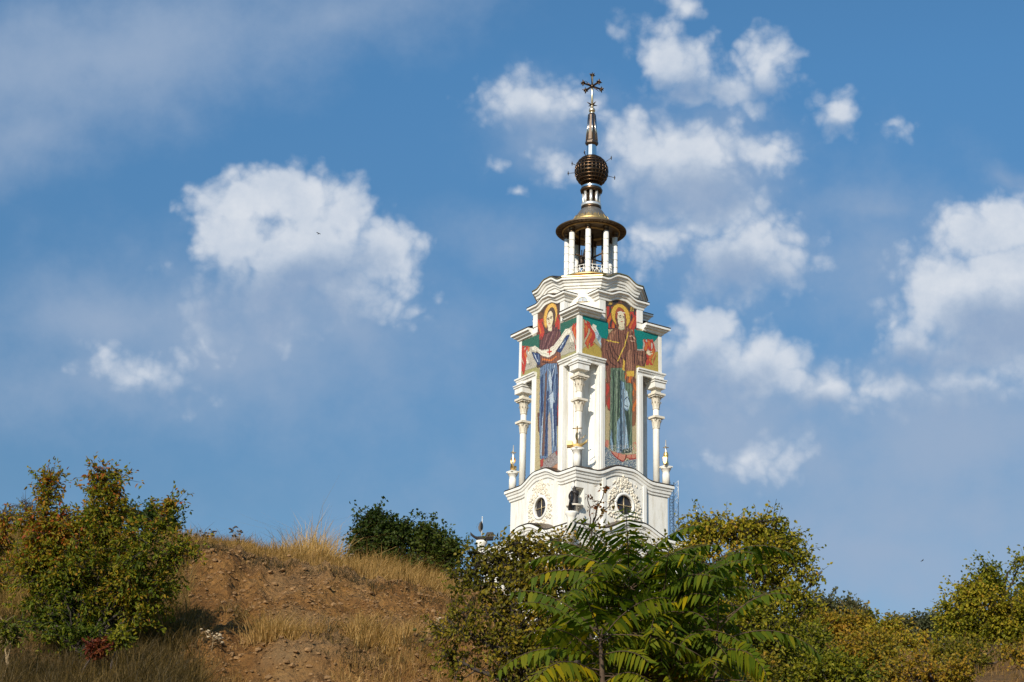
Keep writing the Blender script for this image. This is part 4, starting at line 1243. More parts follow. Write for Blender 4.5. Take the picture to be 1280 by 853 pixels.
r1_ = ramp(nt, [(.28,(.145,.070,.026)), (.45,(.27,.130,.042)), (.58,(.35,.178,.056)), (.75,(.45,.26,.095))]); nt.links.new(n1.outputs['Fac'], r1_.inputs['Fac'])
n2 = N(nt, 'ShaderNodeTexNoise', inp={'Scale': 14.0, 'Detail': 6.0, 'Roughness': .7}); nt.links.new(tc.outputs['Object'], n2.inputs['Vector'])
r2_ = ramp(nt, [(.3,(.48,.47,.46)), (.5,(.95,.95,.95)), (.7,(1.4,1.36,1.28))]); nt.links.new(n2.outputs['Fac'], r2_.inputs['Fac'])
mx = N(nt, 'ShaderNodeMix', data_type='RGBA', blend_type='MULTIPLY'); mx.inputs[0].default_value = 1
nt.links.new(r1_.outputs['Color'], mx.inputs[6]); nt.links.new(r2_.outputs['Color'], mx.inputs[7])
sx = N(nt, 'ShaderNodeSeparateXYZ'); nt.links.new(ge.outputs['True Normal'], sx.inputs[0])
mr = N(nt, 'ShaderNodeMapRange'); mr.inputs['From Min'].default_value = .82; mr.inputs['From Max'].default_value = .96; nt.links.new(sx.outputs['Z'], mr.inputs['Value'])
gcol = ramp(nt, [(.3,(.12,.07,.030)), (.7,(.27,.165,.075))]); nt.links.new(n2.outputs['Fac'], gcol.inputs['Fac'])
n4 = N(nt, 'ShaderNodeTexNoise', inp={'Scale': .45, 'Detail': 5.0, 'Roughness': .6, 'Distortion': .6}); nt.links.new(tc.outputs['Object'], n4.inputs['Vector'])
r4_ = ramp(nt, [(.50,(0,0,0)), (.66,(.75,.75,.75))]); nt.links.new(n4.outputs['Fac'], r4_.inputs['Fac'])
dust = N(nt, 'ShaderNodeMix', data_type='RGBA'); nt.links.new(r4_.outputs['Color'], dust.inputs[0]); nt.links.new(mx.outputs[2], dust.inputs[6]); dust.inputs[7].default_value = (.34,.215,.105,1)
m2 = N(nt, 'ShaderNodeMix', data_type='RGBA'); nt.links.new(mr.outputs[0], m2.inputs[0]); nt.links.new(dust.outputs[2], m2.inputs[6]); nt.links.new(gcol.outputs['Color'], m2.inputs[7])
nt.links.new(m2.outputs[2], bs.inputs['Base Color']); bs.inputs['Roughness'].default_value = .95; bs.inputs['Specular IOR Level'].default_value = .15
vo = N(nt, 'ShaderNodeTexVoronoi', inp={'Scale': 9.0}); nt.links.new(tc.outputs['Object'], vo.inputs['Vector'])
ad = N(nt, 'ShaderNodeMath', operation='MULTIPLY_ADD'); ad.inputs[1].default_value = -.5; nt.links.new(vo.outputs['Distance'], ad.inputs[0]); nt.links.new(n2.outputs['Fac'], ad.inputs[2])
bp = N(nt, 'ShaderNodeBump', inp={'Strength': 1.0, 'Distance': .16}); nt.links.new(ad.outputs[0], bp.inputs['Height']); nt.links.new(bp.outputs['Normal'], bs.inputs['Normal'])
g = np_mesh('ground', V, [Fq], M_ground, None, True)
tag(g, kind='structure')

def gpt(px, Y):
    x = (px-PX)/F*Y*1.0
    r = mpp(Y, 760)*(px-PX)
    return Vector((r, Y, ground(r, Y)))

# clods and gravel lying on the bank
def stones(n, name, label):
    ico = np.array([(0,0,1),(.89,0,.45),(.28,.85,.45),(-.72,.53,.45),(-.72,-.53,.45),(.28,-.85,.45),(.72,.53,-.45),(-.28,.85,-.45),(-.89,0,-.45),(-.28,-.85,-.45),(.72,-.53,-.45),(0,0,-1)])
    fc = np.array([(0,1,2),(0,2,3),(0,3,4),(0,4,5),(0,5,1),(1,6,2),(2,7,3),(3,8,4),(4,9,5),(5,10,1),(6,7,2),(7,8,3),(8,9,4),(9,10,5),(10,6,1),(11,7,6),(11,8,7),(11,9,8),(11,10,9),(11,6,10)])
    VV = []; FF = []; k = 0
    while k < n:
        px = rng.uniform(190, 640); Y = rng.uniform(22.5, 29.6)
        p = gpt(px, Y)
        s = min(.05, .009*(1/(rng.random()+.01))**.5+.005)
        v = ico*rng.uniform(.7, 1.3, ico.shape)*s*np.array([1.2, 1, .75])
        a = rng.uniform(0, 6.28); R2 = np.array([[cos(a),-sin(a),0],[sin(a),cos(a),0],[0,0,1]])
        VV.append(v@R2.T+np.array(p)+np.array([0,0,s*.2])); FF.append(fc+12*k); k += 1
    o = np_mesh(name, np.concatenate(VV), [np.concatenate(FF)], simple('clod', (.24,.135,.055), .95, 0, .4, 6, .3, 40), None, False)
    tag(o, label, 'gravel', kind='stuff')
stones(4200, 'gravel', 'brown clods and small stones scattered over the bare earth bank')

# ================================================================ GRASS
def grass(name, label, spots, mat, bw_=.0042):
    """spots: list of (n, px0, px1, Y0, Y1, h0, h1, tint, clump) """
    VV = []; TT = []
    for (n, px0, px1, Y0, Y1, h0, h1, tint, clump) in spots:
        nc = max(1, n//clump)
        cx = rng.uniform(px0, px1, nc); cy = rng.uniform(Y0, Y1, nc)
        base = np.array([gpt(a, c) for a, c in zip(cx, cy)])
        nn_ = np.array([mnoise.noise(Vector((q_[0]*1.6, q_[1]*1.6, 5.))) for q_ in base])
        hs = rng.uniform(h0, h1, nc)*np.clip(rng.normal(.85, .3, nc)+nn_*.9, .22, 1.5); tn = np.clip(tint+rng.normal(0, .13, nc), 0, 1)
        idx = np.repeat(np.arange(nc), clump)
        m_ = len(idx)
        sprd = np.minimum(.10, .03+.008*clump)
        off = rng.normal(0, sprd, (m_, 2))
        B0 = base[idx].copy(); B0[:, :2] += off; B0[:, 2] -= .03
        h = hs[idx]*rng.uniform(.55, 1.1, m_)
        az = rng.uniform(0, 2*pi, m_); lean = rng.gamma(2., .27, m_)
        d = np.stack([np.cos(az), np.sin(az)], 1)
        d = d+off/(sprd+1e-6)*.35; d[:, 0] += .25
        mid = B0.copy(); mid[:, 2] += h*.6; mid[:, :2] += d*(h*lean*.45)[:, None]
        tip = B0.copy(); tip[:, 2] += h*(1-.25*lean); tip[:, :2] += d*(h*lean*1.3)[:, None]
        pa = rng.uniform(0, 2*pi, m_); pv = np.stack([np.cos(pa), np.sin(pa)*.5, 0*pa], 1)*bw_*rng.uniform(.6, 1.4, m_)[:, None]
        VV.append(np.stack([B0-pv, B0+pv, mid+pv*.75, mid-pv*.75, tip], 1).reshape(-1, 3)); TT.append(np.repeat(tn[idx], 5))
    V_ = np.concatenate(VV); T_ = np.concatenate(TT)
    n = len(V_)//5; o5 = np.arange(n)[:, None]*5
    o = np_mesh(name, V_, [o5+np.array([[0,1,2,3]]), o5+np.array([[3,2,4]])], mat, None, False, T_)
    tag(o, label, 'grass', kind='stuff')
    return o
grass('dry_grass', 'straw coloured dry grass along the crest and terraces of the earth bank', [
  (30000, 190, 470, 29.5, 33.5, .06, .28, .45, 22), (24000, 430, 640, 29.3, 33.5, .10, .42, .55, 22),
  (1800, 345, 420, 31.0, 33, .3, .6, .75, 16), (700, 352, 412, 31.2, 33, .5, .9, .9, 8),
  (3600, 330, 392, 24.7, 25.2, .18, .48, .6, 36), (3600, 445, 522, 24.7, 25.2, .16, .46, .6, 36), (1800, 290, 550, 24.7, 25.4, .05, .2, .5, 18),
  (1600, 430, 560, 23.5, 24.2, .1, .34, .45, 22), (700, 240, 330, 23.4, 24.2, .08, .25, .4, 18), (500, 260, 560, 26.4, 28.8, .05, .22, .4, 14),
  (4500, 1170, 1330, 32, 37, .15, .5, .35, 22), (3200, 1180, 1330, 26, 32, .06, .26, .25, 14), (400, 230, 600, 28.3, 29.2, .03, .18, .5, 6), (3000, 1000, 1180, 29, 37, .15, .4, .4, 22), (6000, 560, 760, 22, 30, .2, .5, .35, 24)], M_grass)
grass('hillside_grass', 'brownish dry grass on the hillside at the left edge, with shade tinted into its lower part', [
  (24000, -60, 235, 24.5, 30.5, .15, .5, .5, 22), (17000, -40, 225, 20.4, 24.3, .15, .45, .22, 22), (8000, 150, 255, 21.5, 25.5, .2, .5, .28, 22), (9000, -60, 85, 25, 31, .2, .5, .95, 22)], M_grassdark)  # low tints put the shade of the lower slope into the blade colour

grass('dead_scrub_lip_shade', 'dark grey brown dead scrub hanging along the lip of the earth bank, tinted darker as the lip shadow', [
  (4600, 225, 600, 28.7, 28.95, .03, .13, .02, 16), (1500, 400, 560, 24.1, 24.6, .05, .2, .3, 16), (900, 240, 320, 25.6, 26.6, .05, .2, .35, 16)], M_grassdark)  # real scrub, but the lowest tint paints the shadow of the lip into it
# ================================================================ TREES, SHRUBS
def norm(v): return v/(np.linalg.norm(v, axis=-1, keepdims=True)+1e-9)
def tubes_np(paths):
    """list of (pts (n,3), radii (n,), sides) -> V, F"""
    VV = []; FF = []; o = 0
    for pts, rad, k in paths:
        n = len(pts)
        t = norm(np.gradient(pts, axis=0))
        ref = np.array([0,0,1.]) if abs(t[0,2]) < .9 else np.array([1.,0,0])
        a = norm(np.cross(t, ref)); b_ = np.cross(t, a)
        an = np.arange(k)*2*pi/k
        ring = pts[:,None,:]+(a[:,None,:]*np.cos(an)[None,:,None]+b_[:,None,:]*np.sin(an)[None,:,None])*rad[:,None,None]
        VV.append(ring.reshape(-1,3))
        I_ = np.arange(n*k).reshape(n,k)+o
        J_ = np.roll(I_, -1, 1)
        FF.append(np.stack([I_[:-1], J_[:-1], J_[1:], I_[1:]], -1).reshape(-1,4)); o += n*k
    return np.concatenate(VV), np.concatenate(FF)
def bez(p0, p1, p2, n, jit=0.):
    t = np.linspace(0, 1, n)[:,None]
    c = (1-t)**2*p0+2*t*(1-t)*p1+t*t*p2
    if jit: 
        j = rng.normal(0, jit, (n,3)); j[0] = 0; j[-1] *= .3
        c = c+j
    return c
def leaf_geo(pos, axis, L, W, up_bias=.7):
    """pos (n,3), axis (n,3) leaf direction; folded 6-gon leaves"""
    n = len(pos)
    r = rng.normal(0, 1, (n,3)); r[:,2] += up_bias*1.5; r[:,1] -= up_bias*.5
    nn = norm(r); ax = norm(axis); sd = norm(np.cross(ax, nn)); nn = np.cross(sd, ax)
    L = L[:,None]; W = W[:,None]
    b0 = pos; tip = pos+ax*L-nn*L*.12
    l1 = pos+ax*L*.35+sd*W+nn*W*.35; r1 = pos+ax*L*.35-sd*W+nn*W*.35
    l2 = pos+ax*L*.72+sd*W*.7+nn*W*.15; r2 = pos+ax*L*.72-sd*W*.7+nn*W*.15
    V_ = np.stack([b0, l1, l2, tip, r2, r1], 1).reshape(-1,3)
    o = np.arange(n)[:,None]*6
    return V_, [o+np.array([[0,1,2,3]]), o+np.array([[0,3,4,5]])]
def vnoise(p, s, seed=0.):
    return np.array([mnoise.noise(Vector((a[0]*s+seed, a[1]*s, a[2]*s))) for a in p])

def tree(name, label, cat, base_px, Y, lobes, lmat, bmat, nclus, nleaf, leaf=(.06,.02), r0=.07, crad=.13, tint=.4, tred=0., group=None,
         trunk_split=.35, depth=.75, twig=.0045, shell=2.4, nz=.9, base=None, gap=-.12, gs=1.7, side=4):
    B = np.array(base if base is not None else gpt(base_px, Y))
    s = mpp(Y, 720)
    Cs = []; Rs = []; wts = []
    for lb in lobes:
        px, py, rx, ry = lb[:4]
        dn = lb[4] if len(lb) > 4 else 1.
        c = np.array(P(px, py, Y)); c[1] += rng.uniform(-.3,.3)*rx*s
        Cs.append(c); Rs.append(np.array([rx*s, rx*s*depth, ry*s/.95])); wts.append(rx*ry*dn)
    Cs = np.array(Cs); Rs = np.array(Rs); wts = np.array(wts)/sum(wts)
    paths = []; limbs = []
    top = Cs[:,2].max(); fork = B+np.array([0,0,(np.mean(Cs[:,2])-B[2])*trunk_split])
    fork[:2] += rng.normal(0, .08, 2)*(top-B[2])*.3
    for c, r_ in zip(Cs, Rs):
        st = B+rng.normal(0, .5, 3)*np.array([r0, r0, 0]); 
        ctl = fork*.6+c*.4; ctl[2] = fork[2]*.55+c[2]*.45-.1*np.linalg.norm(c[:2]-fork[:2])
        end = c+np.array([0,0,r_[2]*.5])
        a = bez(st, (st+fork)/2, fork, 5)[:-1]; b_ = bez(fork, ctl, end, 10, .035*np.linalg.norm(end-fork)/2)
        pts = np.concatenate([a, b_]); n = len(pts)
        rad = np.linspace(1, 0, n)**.8*r0*.62+.006
        paths.append((pts, rad, 6)); limbs.append(pts[5:])
    LP = np.concatenate(limbs)
    k = rng.choice(len(Cs), nclus, p=wts)
    d = norm(rng.normal(0, 1, (nclus,3))); rr = rng.random(nclus)**(1/shell)
    Q = Cs[k]+d*rr[:,None]*Rs[k]
    gk = vnoise(Q, gs*24/Y if Y > 24 else gs, 9.7) > gap-.25*rng.random(nclus)
    Q = Q[gk]; rr = rr[gk]
    Q[:,2] = np.maximum(Q[:,2], B[2]+.1)
    pos = []; axs = []; tin = []
    nzv = vnoise(Q, nz, 3.1)
    hN = (Q[:,2]-Q[:,2].min())/(np.ptp(Q[:,2])+1e-6)
    for i, q in enumerate(Q):
        dist = np.linalg.norm(LP-q, axis=1)+.35*np.maximum(0, LP[:,2]-q[2])
        j = np.argmin(dist); p0 = LP[j]
        l = np.linalg.norm(q-p0)
        ctl = (p0+q)/2+rng.normal(0, .16, 3)*l+np.array([0,0,-.05*l])
        pts = bez(p0, ctl, q, 6, .02*l)
        paths.append((pts, np.linspace(twig*2.2, twig*.6, 6)*(.8+.5*l), 4))
        tw = [pts[3:]]
        for _ in range(side):                        # small side twigs, the leaves sit along them
            e_ = q+np.clip(rng.normal(0, crad, 3), -1.7*crad, 1.7*crad)
            b0_ = pts[rng.integers(3, 6)]
            tp = bez(b0_, (b0_+e_)/2+rng.normal(0,.15,3)*crad, e_, 4)
            paths.append((tp, np.linspace(twig*1.0, twig*.45, 4), 3)); tw.append(tp)
        m_ = max(2, int(rng.poisson(nleaf)))
        sel = rng.integers(0, len(tw), m_); tq_ = 1-rng.random(m_)**1.6*.8
        bp_ = np.array([tw[a_][0]+(tw[a_][-1]-tw[a_][0])*t_ if t_ < .3 else tw[a_][min(len(tw[a_])-1, int(round(t_*(len(tw[a_])-1))))] for a_, t_ in zip(sel, tq_)])
        pos.append(bp_+np.clip(rng.normal(0, .22*crad, (m_,3)), -.45*crad, .45*crad))
        dout = np.array([tw[a_][-1]-tw[a_][0] for a_ in sel])
        axs.append(norm(dout)*.7+rng.normal(0,.55,(m_,3))+np.array([0,0,-.30]))
        tv_ = tint+.42*nzv[i]+rng.normal(0,.08)+tred*(hN[i]**2.2+.35*max(0, rr[i]-.8)*5*.2)
        tin.append(np.full(m_, tv_))
    pos = np.concatenate(pos); axs = np.concatenate(axs); tin = np.clip(np.concatenate(tin), .02, .98)
    n = len(pos)
    L = leaf[0]*rng.uniform(.6, 1.3, n); W = leaf[1]*rng.uniform(.7, 1.25, n)
    e = empty(name, B); tag(e, label, cat, group)
    V_, F_ = tubes_np(paths); np_mesh('trunk', V_-B, [F_], bmat, e, True)
    V_, F_ = leaf_geo(pos, axs, L, W); np_mesh('crown', V_-B, F_, lmat, e, False, np.repeat(tin, 6))
    return e

# the big shrub at the left, turning red at its tips
tree('shrub', 'large broad shrub with leaves turning red on the slope at far left', 'shrub', 118, 24.0,
     [(105,650,50,38),(60,612,17,24,1.),(76,630,20,24),(128,604,30,18),(138,640,28,34),(55,695,50,46),(118,695,72,54),(182,700,46,40),(208,648,13,34,.7),(200,665,18,22,.7),(95,750,58,34),(165,748,46,28),(60,775,40,20,.7),(120,782,44,16,.7),(185,768,30,16,.6),(92,792,38,13,.8),(132,798,28,11,.6),(60,790,26,14,.6),(35,730,32,34),(218,688,24,20),(190,730,34,20),(60,660,38,30)],
     M_leaf_red, M_barkdark, 940, 40, (.064,.0155), .035, .125, .30, .40, gap=-.10, gs=1.5, trunk_split=.12)
tree('shrub', 'thin reddish shrub cut off by the left edge beside the large one', 'shrub', -12, 24.6,
     [(0,660,20,30),(-15,700,30,45),(8,635,8,14,.6)], M_leaf_red, M_bark, 120, 30, (.056,.0135), .03, .11, .48, .2)
tree('small_tree', 'dark green bush behind the crest right of the red tipped shrub', 'bush', 190, 35.0,
     [(182,648,22,14),(207,655,14,12),(160,640,9,8)], M_leaf_dark, M_barkdark, 110, 34, (.065,.024), .05, .14, .45)
tree('bare_shrub', 'bare grey twiggy shrub behind the crest at far left', 'shrub', 30, 33.5,
     [(30,637,16,15),(18,650,14,10)], M_leaf_dark, M_bark, 60, 2, (.03,.009), .03, .12, .5, gap=-9)
tree('shrub', 'small shrub with red leaves low in the shade under the large left shrub', 'shrub', 110, 22.6,
     [(122,810,9,4)], leafmat('crimson_leaves', [(0,(.06,.02,.012)),(.6,(.12,.035,.02)),(1,(.19,.085,.03))]), M_bark, 30, 26, (.055,.016), .014, .07, .5, gap=-9)
tree('shrub', 'small green shrub beside the red leaved one under the large left shrub', 'shrub', 146, 22.7,
     [(146,799,14,8)], M_leaf_yel, M_bark, 26, 22, (.06,.018), .014, .07, .15, gap=-9)
tree('shrub', 'pale green weed in brown grass at the lower left edge', 'weed', 14, 22.2,
     [(14,792,14,9),(6,785,9,8)], M_leaf_yel, M_straw, 30, 14, (.075,.016), .012, .08, .12, gap=-9)
# crest
tree('bush', 'dark green round bush on the crest left of the tower', 'bush', 505, 33.2,
     [(478,664,32,18),(470,652,14,10),(528,672,28,17),(452,688,18,14),(505,690,45,18),(552,687,20,11),(480,700,34,14),(515,708,40,12),(550,704,24,10),(500,668,20,16),(566,690,12,7)], M_leaf_dark, M_barkdark, 560, 44, (.066,.027), .07, .15, .42, gap=-.25)
# centre tree in front of the base
tree('tree', 'open olive green tree with dark bare branches in front of the tower base', 'tree', 690, 18.0,
     [(622,712,30,22),(600,698,16,10),(588,722,30,14),(650,692,28,26),(690,682,34,20),(660,735,50,34),(585,800,42,45),(640,815,55,45),(715,715,34,36),(560,835,26,26),(700,790,44,45),(742,668,28,16,.6),(782,685,34,18,.6),(820,688,20,12,.6),(600,765,44,24),(560,780,14,12),(740,740,40,40),(690,840,60,30)],
     M_leaf_olive, M_barkdark, 800, 26, (.048,.0165), .10, .115, .36, .18, trunk_split=.45, shell=2.)
tree('sapling', 'slender sapling with a few reddish leaves in front of the tower niche', 'sapling', 744, 16.6,
     [(735,621,6,3),(748,634,10,12,.4),(757,612,4,6,.6),(768,624,4,4,.7)], leafmat('sparse_leaves', [(0,(.05,.06,.015)),(.5,(.10,.075,.025)),(1,(.16,.055,.025))]), M_bark, 16, 6, (.034,.013), .001, .05, .55, trunk_split=.9, twig=.0018, gap=-9, side=1)
# right tree
tree('tree', 'tall yellowish green tree with open branches right of the tower', 'tree', 925, 22.0,
     [(885,668,34,22),(915,662,30,16),(950,662,32,17),(975,680,24,22),(900,705,36,26),(955,705,40,28),(1002,695,13,11,.6),(1030,717,10,5,.6),(1003,722,24,12,.45),(985,745,30,20,.6),(870,735,36,36),(930,760,44,30,.7),(900,800,50,40),(960,800,50,35),(865,690,16,18),(1010,765,20,18,.5)],
     M_leaf_yel, M_barkdark, 740, 36, (.050,.018), .12, .125, .40, .2, gap=-.22, trunk_split=.5, shell=2.)
# trees of the right edge
tree('tree', 'spreading olive tree at the right edge above the brown slope', 'tree', 1238, 34.0,
     [(1243,722,24,14),(1275,712,18,16),(1258,738,34,20),(1212,745,18,16),(1235,758,40,22),(1183,765,8,12,.8),(1196,782,20,18),(1230,785,42,20),(1285,760,32,36),(1268,790,30,24),(1270,697,3,6,.6),(1205,800,26,14)],
     M_leaf_yel, M_barkdark, 640, 46, (.066,.025), .12, .18, .33, .14, trunk_split=.4)
# shrubs below
SH = [('orange brown shrub left of the others behind the yellowish tree', 1050, 45, [(1040,788,24,16),(1074,786,20,13),(1016,783,16,12)], M_leaf_orange, 230, .5),
      ('yellow green shrub at the foot of the yellowish tree', 985, 26, [(985,822,46,30),(1012,800,26,18),(950,832,42,24)], M_leaf_yel, 380, .35),
      ('golden yellow shrub in the middle of the lower right thicket', 1085, 27, [(1080,828,40,26),(1108,815,28,18),(1055,838,34,20),(1090,805,22,12)], M_leaf_orange, 400, .42),
      ('green and gold shrub between the golden one and the right edge tree', 1140, 36, [(1135,806,24,20),(1160,798,22,18),(1120,793,16,13),(1105,790,14,9)], M_leaf_yel, 320, .52),
      ('low orange shrub at the bottom right of the thicket', 1165, 25, [(1160,836,38,20),(1192,842,28,16),(1130,842,26,18)], M_leaf_orange, 320, .5),
      ('dull olive shrub under the right edge tree', 1210, 31, [(1205,826,24,14),(1180,815,20,13),(1240,816,16,8),(1272,822,16,8,.6)], M_leaf_olive, 180, .5),
      ('leafy green shrub at the very bottom left of the golden one', 1030, 22, [(1030,846,40,18),(1065,850,24,12)], M_leaf_yel, 260, .22),
      ('dark olive shrub at the bottom behind the feathery leaved trees', 880, 20, [(880,835,50,30),(930,845,40,20),(840,820,40,35)], M_leaf_olive, 300, .35)]
for lab, px, Y, lobes, mat, nc, ti in SH:
    f = max(1., Y/24)
    tree('shrub', lab, 'shrub', px, Y, lobes, mat, M_bark, int(nc*.95), 44, (.048*f**.7,.018*f**.7), .03*f**.5, .125*f**.7, ti, .1, 'shrubs of the lower right thicket', twig=.004*f**.5, gap=-.02, gs=2.1)
FT = [('bluish green far tree behind the thicket nearest the yellowish tree', 1030, [(1030,762,16,12),(1018,772,14,10)], .45),
      ('grey green far tree right of the bluish one', 1062, [(1060,766,13,9),(1072,775,12,9)], .55),
      ('small far tree low on the skyline in the gap before the right edge tree', 1128, [(1122,785,9,6),(1136,786,8,6)], .6),
      ('far tree low on the skyline beside the right edge tree', 1160, [(1152,784,10,8),(1166,782,8,8)], .35)]
for lab, px, lobes, ti in FT:
    tree('far_tree', lab, 'tree', px, 95, lobes, M_leaf_far, M_bark, 130, 34, (.17,.065), .14, .36, ti, 0, 'far trees on the skyline', twig=.012)
# one narrow conifer among them
cpos = gpt(1085, 97); topz = P(1085, 762, 97).z
e = empty('conifer', cpos); tag(e, 'small pointed conifer on the far skyline behind the thicket', 'conifer')
H_ = topz-cpos.z
m = MB(); m.tube([(0,0,0),(0,0,H_)], [.16,.02], 6); m.build('trunk', M_bark, e)
cv = []; ca_ = []
for i in range(1500):
    t = rng.random()**.7; a = rng.uniform(0, 2*pi); r_ = (1-t)*1.15*rng.uniform(.3,1)+.02
    cv.append((r_*cos(a), r_*sin(a), H_*(.35+.65*t))); ca_.append((cos(a), sin(a), -.3))
V_, F_ = leaf_geo(np.array(cv), np.array(ca_), np.full(1500,.22), np.full(1500,.05)); np_mesh('crown', V_, F_, M_leaf_dark, e, False, np.full(len(V_), .6))

# ---------------------------------------------------------------- tree of heaven: fronds of paired leaflets
def fronds(specs):
    """specs: (start, dir, length, tint) -> leaf verts, stalk paths"""
    VV = []; TT = []; paths = []
    for st, d, Lf, ti in specs:
        d = d/np.linalg.norm(d); n = 12
        pts = [np.array(st)]
        cur = d.copy()
        drop = rng.uniform(.08, .24)
        for i in range(n-1):
            cur = cur+np.array([0,0,-drop*(.35+1.1*i/n)])*.75; cur /= np.linalg.norm(cur)
            pts.append(pts[-1]+cur*Lf/(n-1))
        pts = np.array(pts)
        paths.append((pts, np.linspace(.006, .0018, n), 4))
        np_ = int(rng.integers(14, 18))
        tt = np.linspace(.16, .985, np_)
        tan = norm(np.gradient(pts, axis=0))
        roll = rng.normal(0, .5)
        for t in tt:
            f = t*(n-1); i = min(int(f), n-2); p = pts[i]+(pts[i+1]-pts[i])*(f-i); tg = tan[i]
            side = np.cross(tg, np.array([0,0,1.])); side /= np.linalg.norm(side)+1e-6
            upv = np.cross(side, tg)
            side = side*cos(roll)+upv*sin(roll); upv = np.cross(side, tg)
            ll = Lf*.185*(1-.45*abs(t-.45)**1.3*1.6)
            for sg in (-1, 1):
                q = p+tg*rng.normal(0, .008)
                dr = side*sg*1.0+tg*rng.uniform(.25,.5)+np.array([0,0,-1.])*rng.uniform(.25,.75)
                dr /= np.linalg.norm(dr)
                wv = np.cross(dr, upv*1.0+np.array([0,0,.4])); wv /= np.linalg.norm(wv)+1e-6
                nn = np.cross(wv, dr)
                l_ = ll*rng.uniform(.78,1.18); w_ = l_*.15
                sag = -abs(rng.normal(.18,.14))*l_
                z_ = np.array([0,0,1.])
                VV.append([q, q+dr*l_*.22+wv*w_*.95, q+dr*l_*.6+wv*w_*.72+z_*sag*.4, q+dr*l_+z_*sag, q+dr*l_*.6-wv*w_*.72+z_*sag*.4, q+dr*l_*.22-wv*w_*.95])
                TT.append(np.clip(ti+rng.normal(0,.10)+(.35 if rng.random() < .04 else 0), 0, 1))
    V_ = np.array(VV).reshape(-1,3); n = len(VV); o = np.arange(n)[:,None]*6
    return V_, [o+np.array([[0,1,5]]), o+np.array([[1,2,4,5]]), o+np.array([[2,3,4]])], np.repeat(np.array(TT), 6), paths
def heaven(label, Y, stem, nodes):
    """stem: list of photo points (px,py) bottom to top; nodes: (t, n, length, elev)"""
    pts = [np.array(gpt(stem[0][0], Y))]+[np.array(P(px, py, Y+rng.normal(0,.06))) for px, py in stem[1:]]
    pts = np.array(pts); tq = np.linspace(0, 1, len(pts)); ts = np.linspace(0, 1, 24)
    sp_ = np.stack([np.interp(ts, tq, pts[:,i]) for i in range(3)], 1)
    for _ in range(2): sp_[1:-1] = (sp_[:-2]+2*sp_[1:-1]+sp_[2:])/4
    specs = []
    for (py, n_, Lf, el, ti) in nodes:
        zt = P(stem[-1][0], py, Y).z
        p = np.array([np.interp(zt, sp_[:,2], sp_[:,i]) for i in range(3)])
        ph = rng.uniform(0, 6.28)
        for k in range(n_):
            a = ph+2*pi*k/n_+rng.normal(0,.22)
            e_ = math.radians(el+rng.normal(0,9))
            specs.append((p+np.array([0,0,rng.normal(0,.05)]), np.array([cos(a)*cos(e_), sin(a)*cos(e_)*.9, sin(e_)]), Lf*rng.uniform(.8,1.15), ti+rng.normal(0,.07)))
    B = pts[0]
    e = empty('feathery_tree', B); tag(e, label, 'tree', 'young trees with feathery compound leaves')
    V_, F_, T_, paths = fronds(specs)
    np_mesh('crown', V_-B, F_, M_leaf_ail, e, False, T_)
    L = np.linspace(1, 0, 24)*.020+.012
    V2, F2 = tubes_np([(sp_, L, 8)]+paths)
    np_mesh('trunk', V2-B, [F2], M_redstem, e, True)
    return e
rng = np.random.default_rng(41)
heaven('tallest feathery leaved young tree directly in front of the tower base', 14.0, [(806,1010),(808,850),(804,775),(792,742),(786,724)],
       [(724,12,.80,34,.38),(732,9,.82,27,.42),(740,8,.86,26,.44),(764,9,.86,22,.42),(786,8,.8,20,.42),(816,8,.8,16,.45),(846,8,.8,12,.55),(876,6,.8,8,.7)])
heaven('feathery leaved young tree leaning right beside the tallest one', 14.8, [(835,1010),(845,830),(852,770),(862,745),(867,734)],
       [(726,11,.84,34,.40),(738,8,.82,26,.42),(756,7,.70,26,.40),(778,8,.72,22,.42),(806,8,.78,18,.45),(842,8,.78,12,.6)])
heaven('low feathery leaved young tree with yellowing leaves at the left of its group', 13.2, [(752,1010),(756,900),(752,830),(750,798)],
       [(790,8,.78,38,.46),(814,7,.80,18,.55),(843,7,.80,8,.72),(875,5,.7,0,.85)])
heaven('middle feathery leaved young tree between the tallest and the leaning one', 13.8, [(822,1010),(825,880),(828,800),(830,762)],
       [(760,9,.72,40,.40),(778,8,.76,26,.45),(803,8,.76,20,.5),(833,8,.76,14,.55),(868,5,.75,0,.7)])
heaven('low feathery leaved young tree at the bottom right of its group', 13.6, [(892,1010),(893,900),(895,830),(897,790)],
       [(788,7,.72,38,.40),(812,6,.75,18,.48),(842,6,.75,5,.62),(872,5,.7,0,.7)])

# ---------------------------------------------------------------- dry weeds on the bank
def weed(label, px, Y, py_top, nbr, head, mat, spread=.5):
    B = gpt(px, Y); H = P(px, py_top, Y).z-B.z
    e = empty('dry_weed', B); tag(e, label, 'weed', 'dry weed stalks on the bank')
    st = MB(); hd_ = MB()
    st.tube([(0,0,-.05),(.02,0,H*.5),(0,.01,H)], [.010,.007,.004], 5)
    for k in range(nbr):
        z0 = H*random.uniform(.35,.8); a = random.uniform(0, 6.28); l = H*random.uniform(.25,.5)*spread*1.6
        t = Vector((cos(a)*l, sin(a)*l*.6, min(H*1.05, z0+l*random.uniform(.5,1.0))))
        st.tube([(0.01,0,z0),(t.x*.6,t.y*.6,z0+(t.z-z0)*.4),t], [.006,.005,.003], 4)
        for j in range(head):
            c = t+Vector((random.gauss(0,.03),random.gauss(0,.03),random.gauss(.0,.02)))
            hd_.sphere(c, random.uniform(.014,.03), 6, 4, (1,1,.6))
    st.build('stalk', M_straw, e); hd_.build('seed_head', mat, e)
weed('dead white seed head weed on the earth bank beside the left shrub', 268, 24.3, 790, 10, 3, M_petal, .6)
weed('thin grey weed standing on the crest against the sky', 291, 31.6, 660, 7, 4, M_bark, .55)
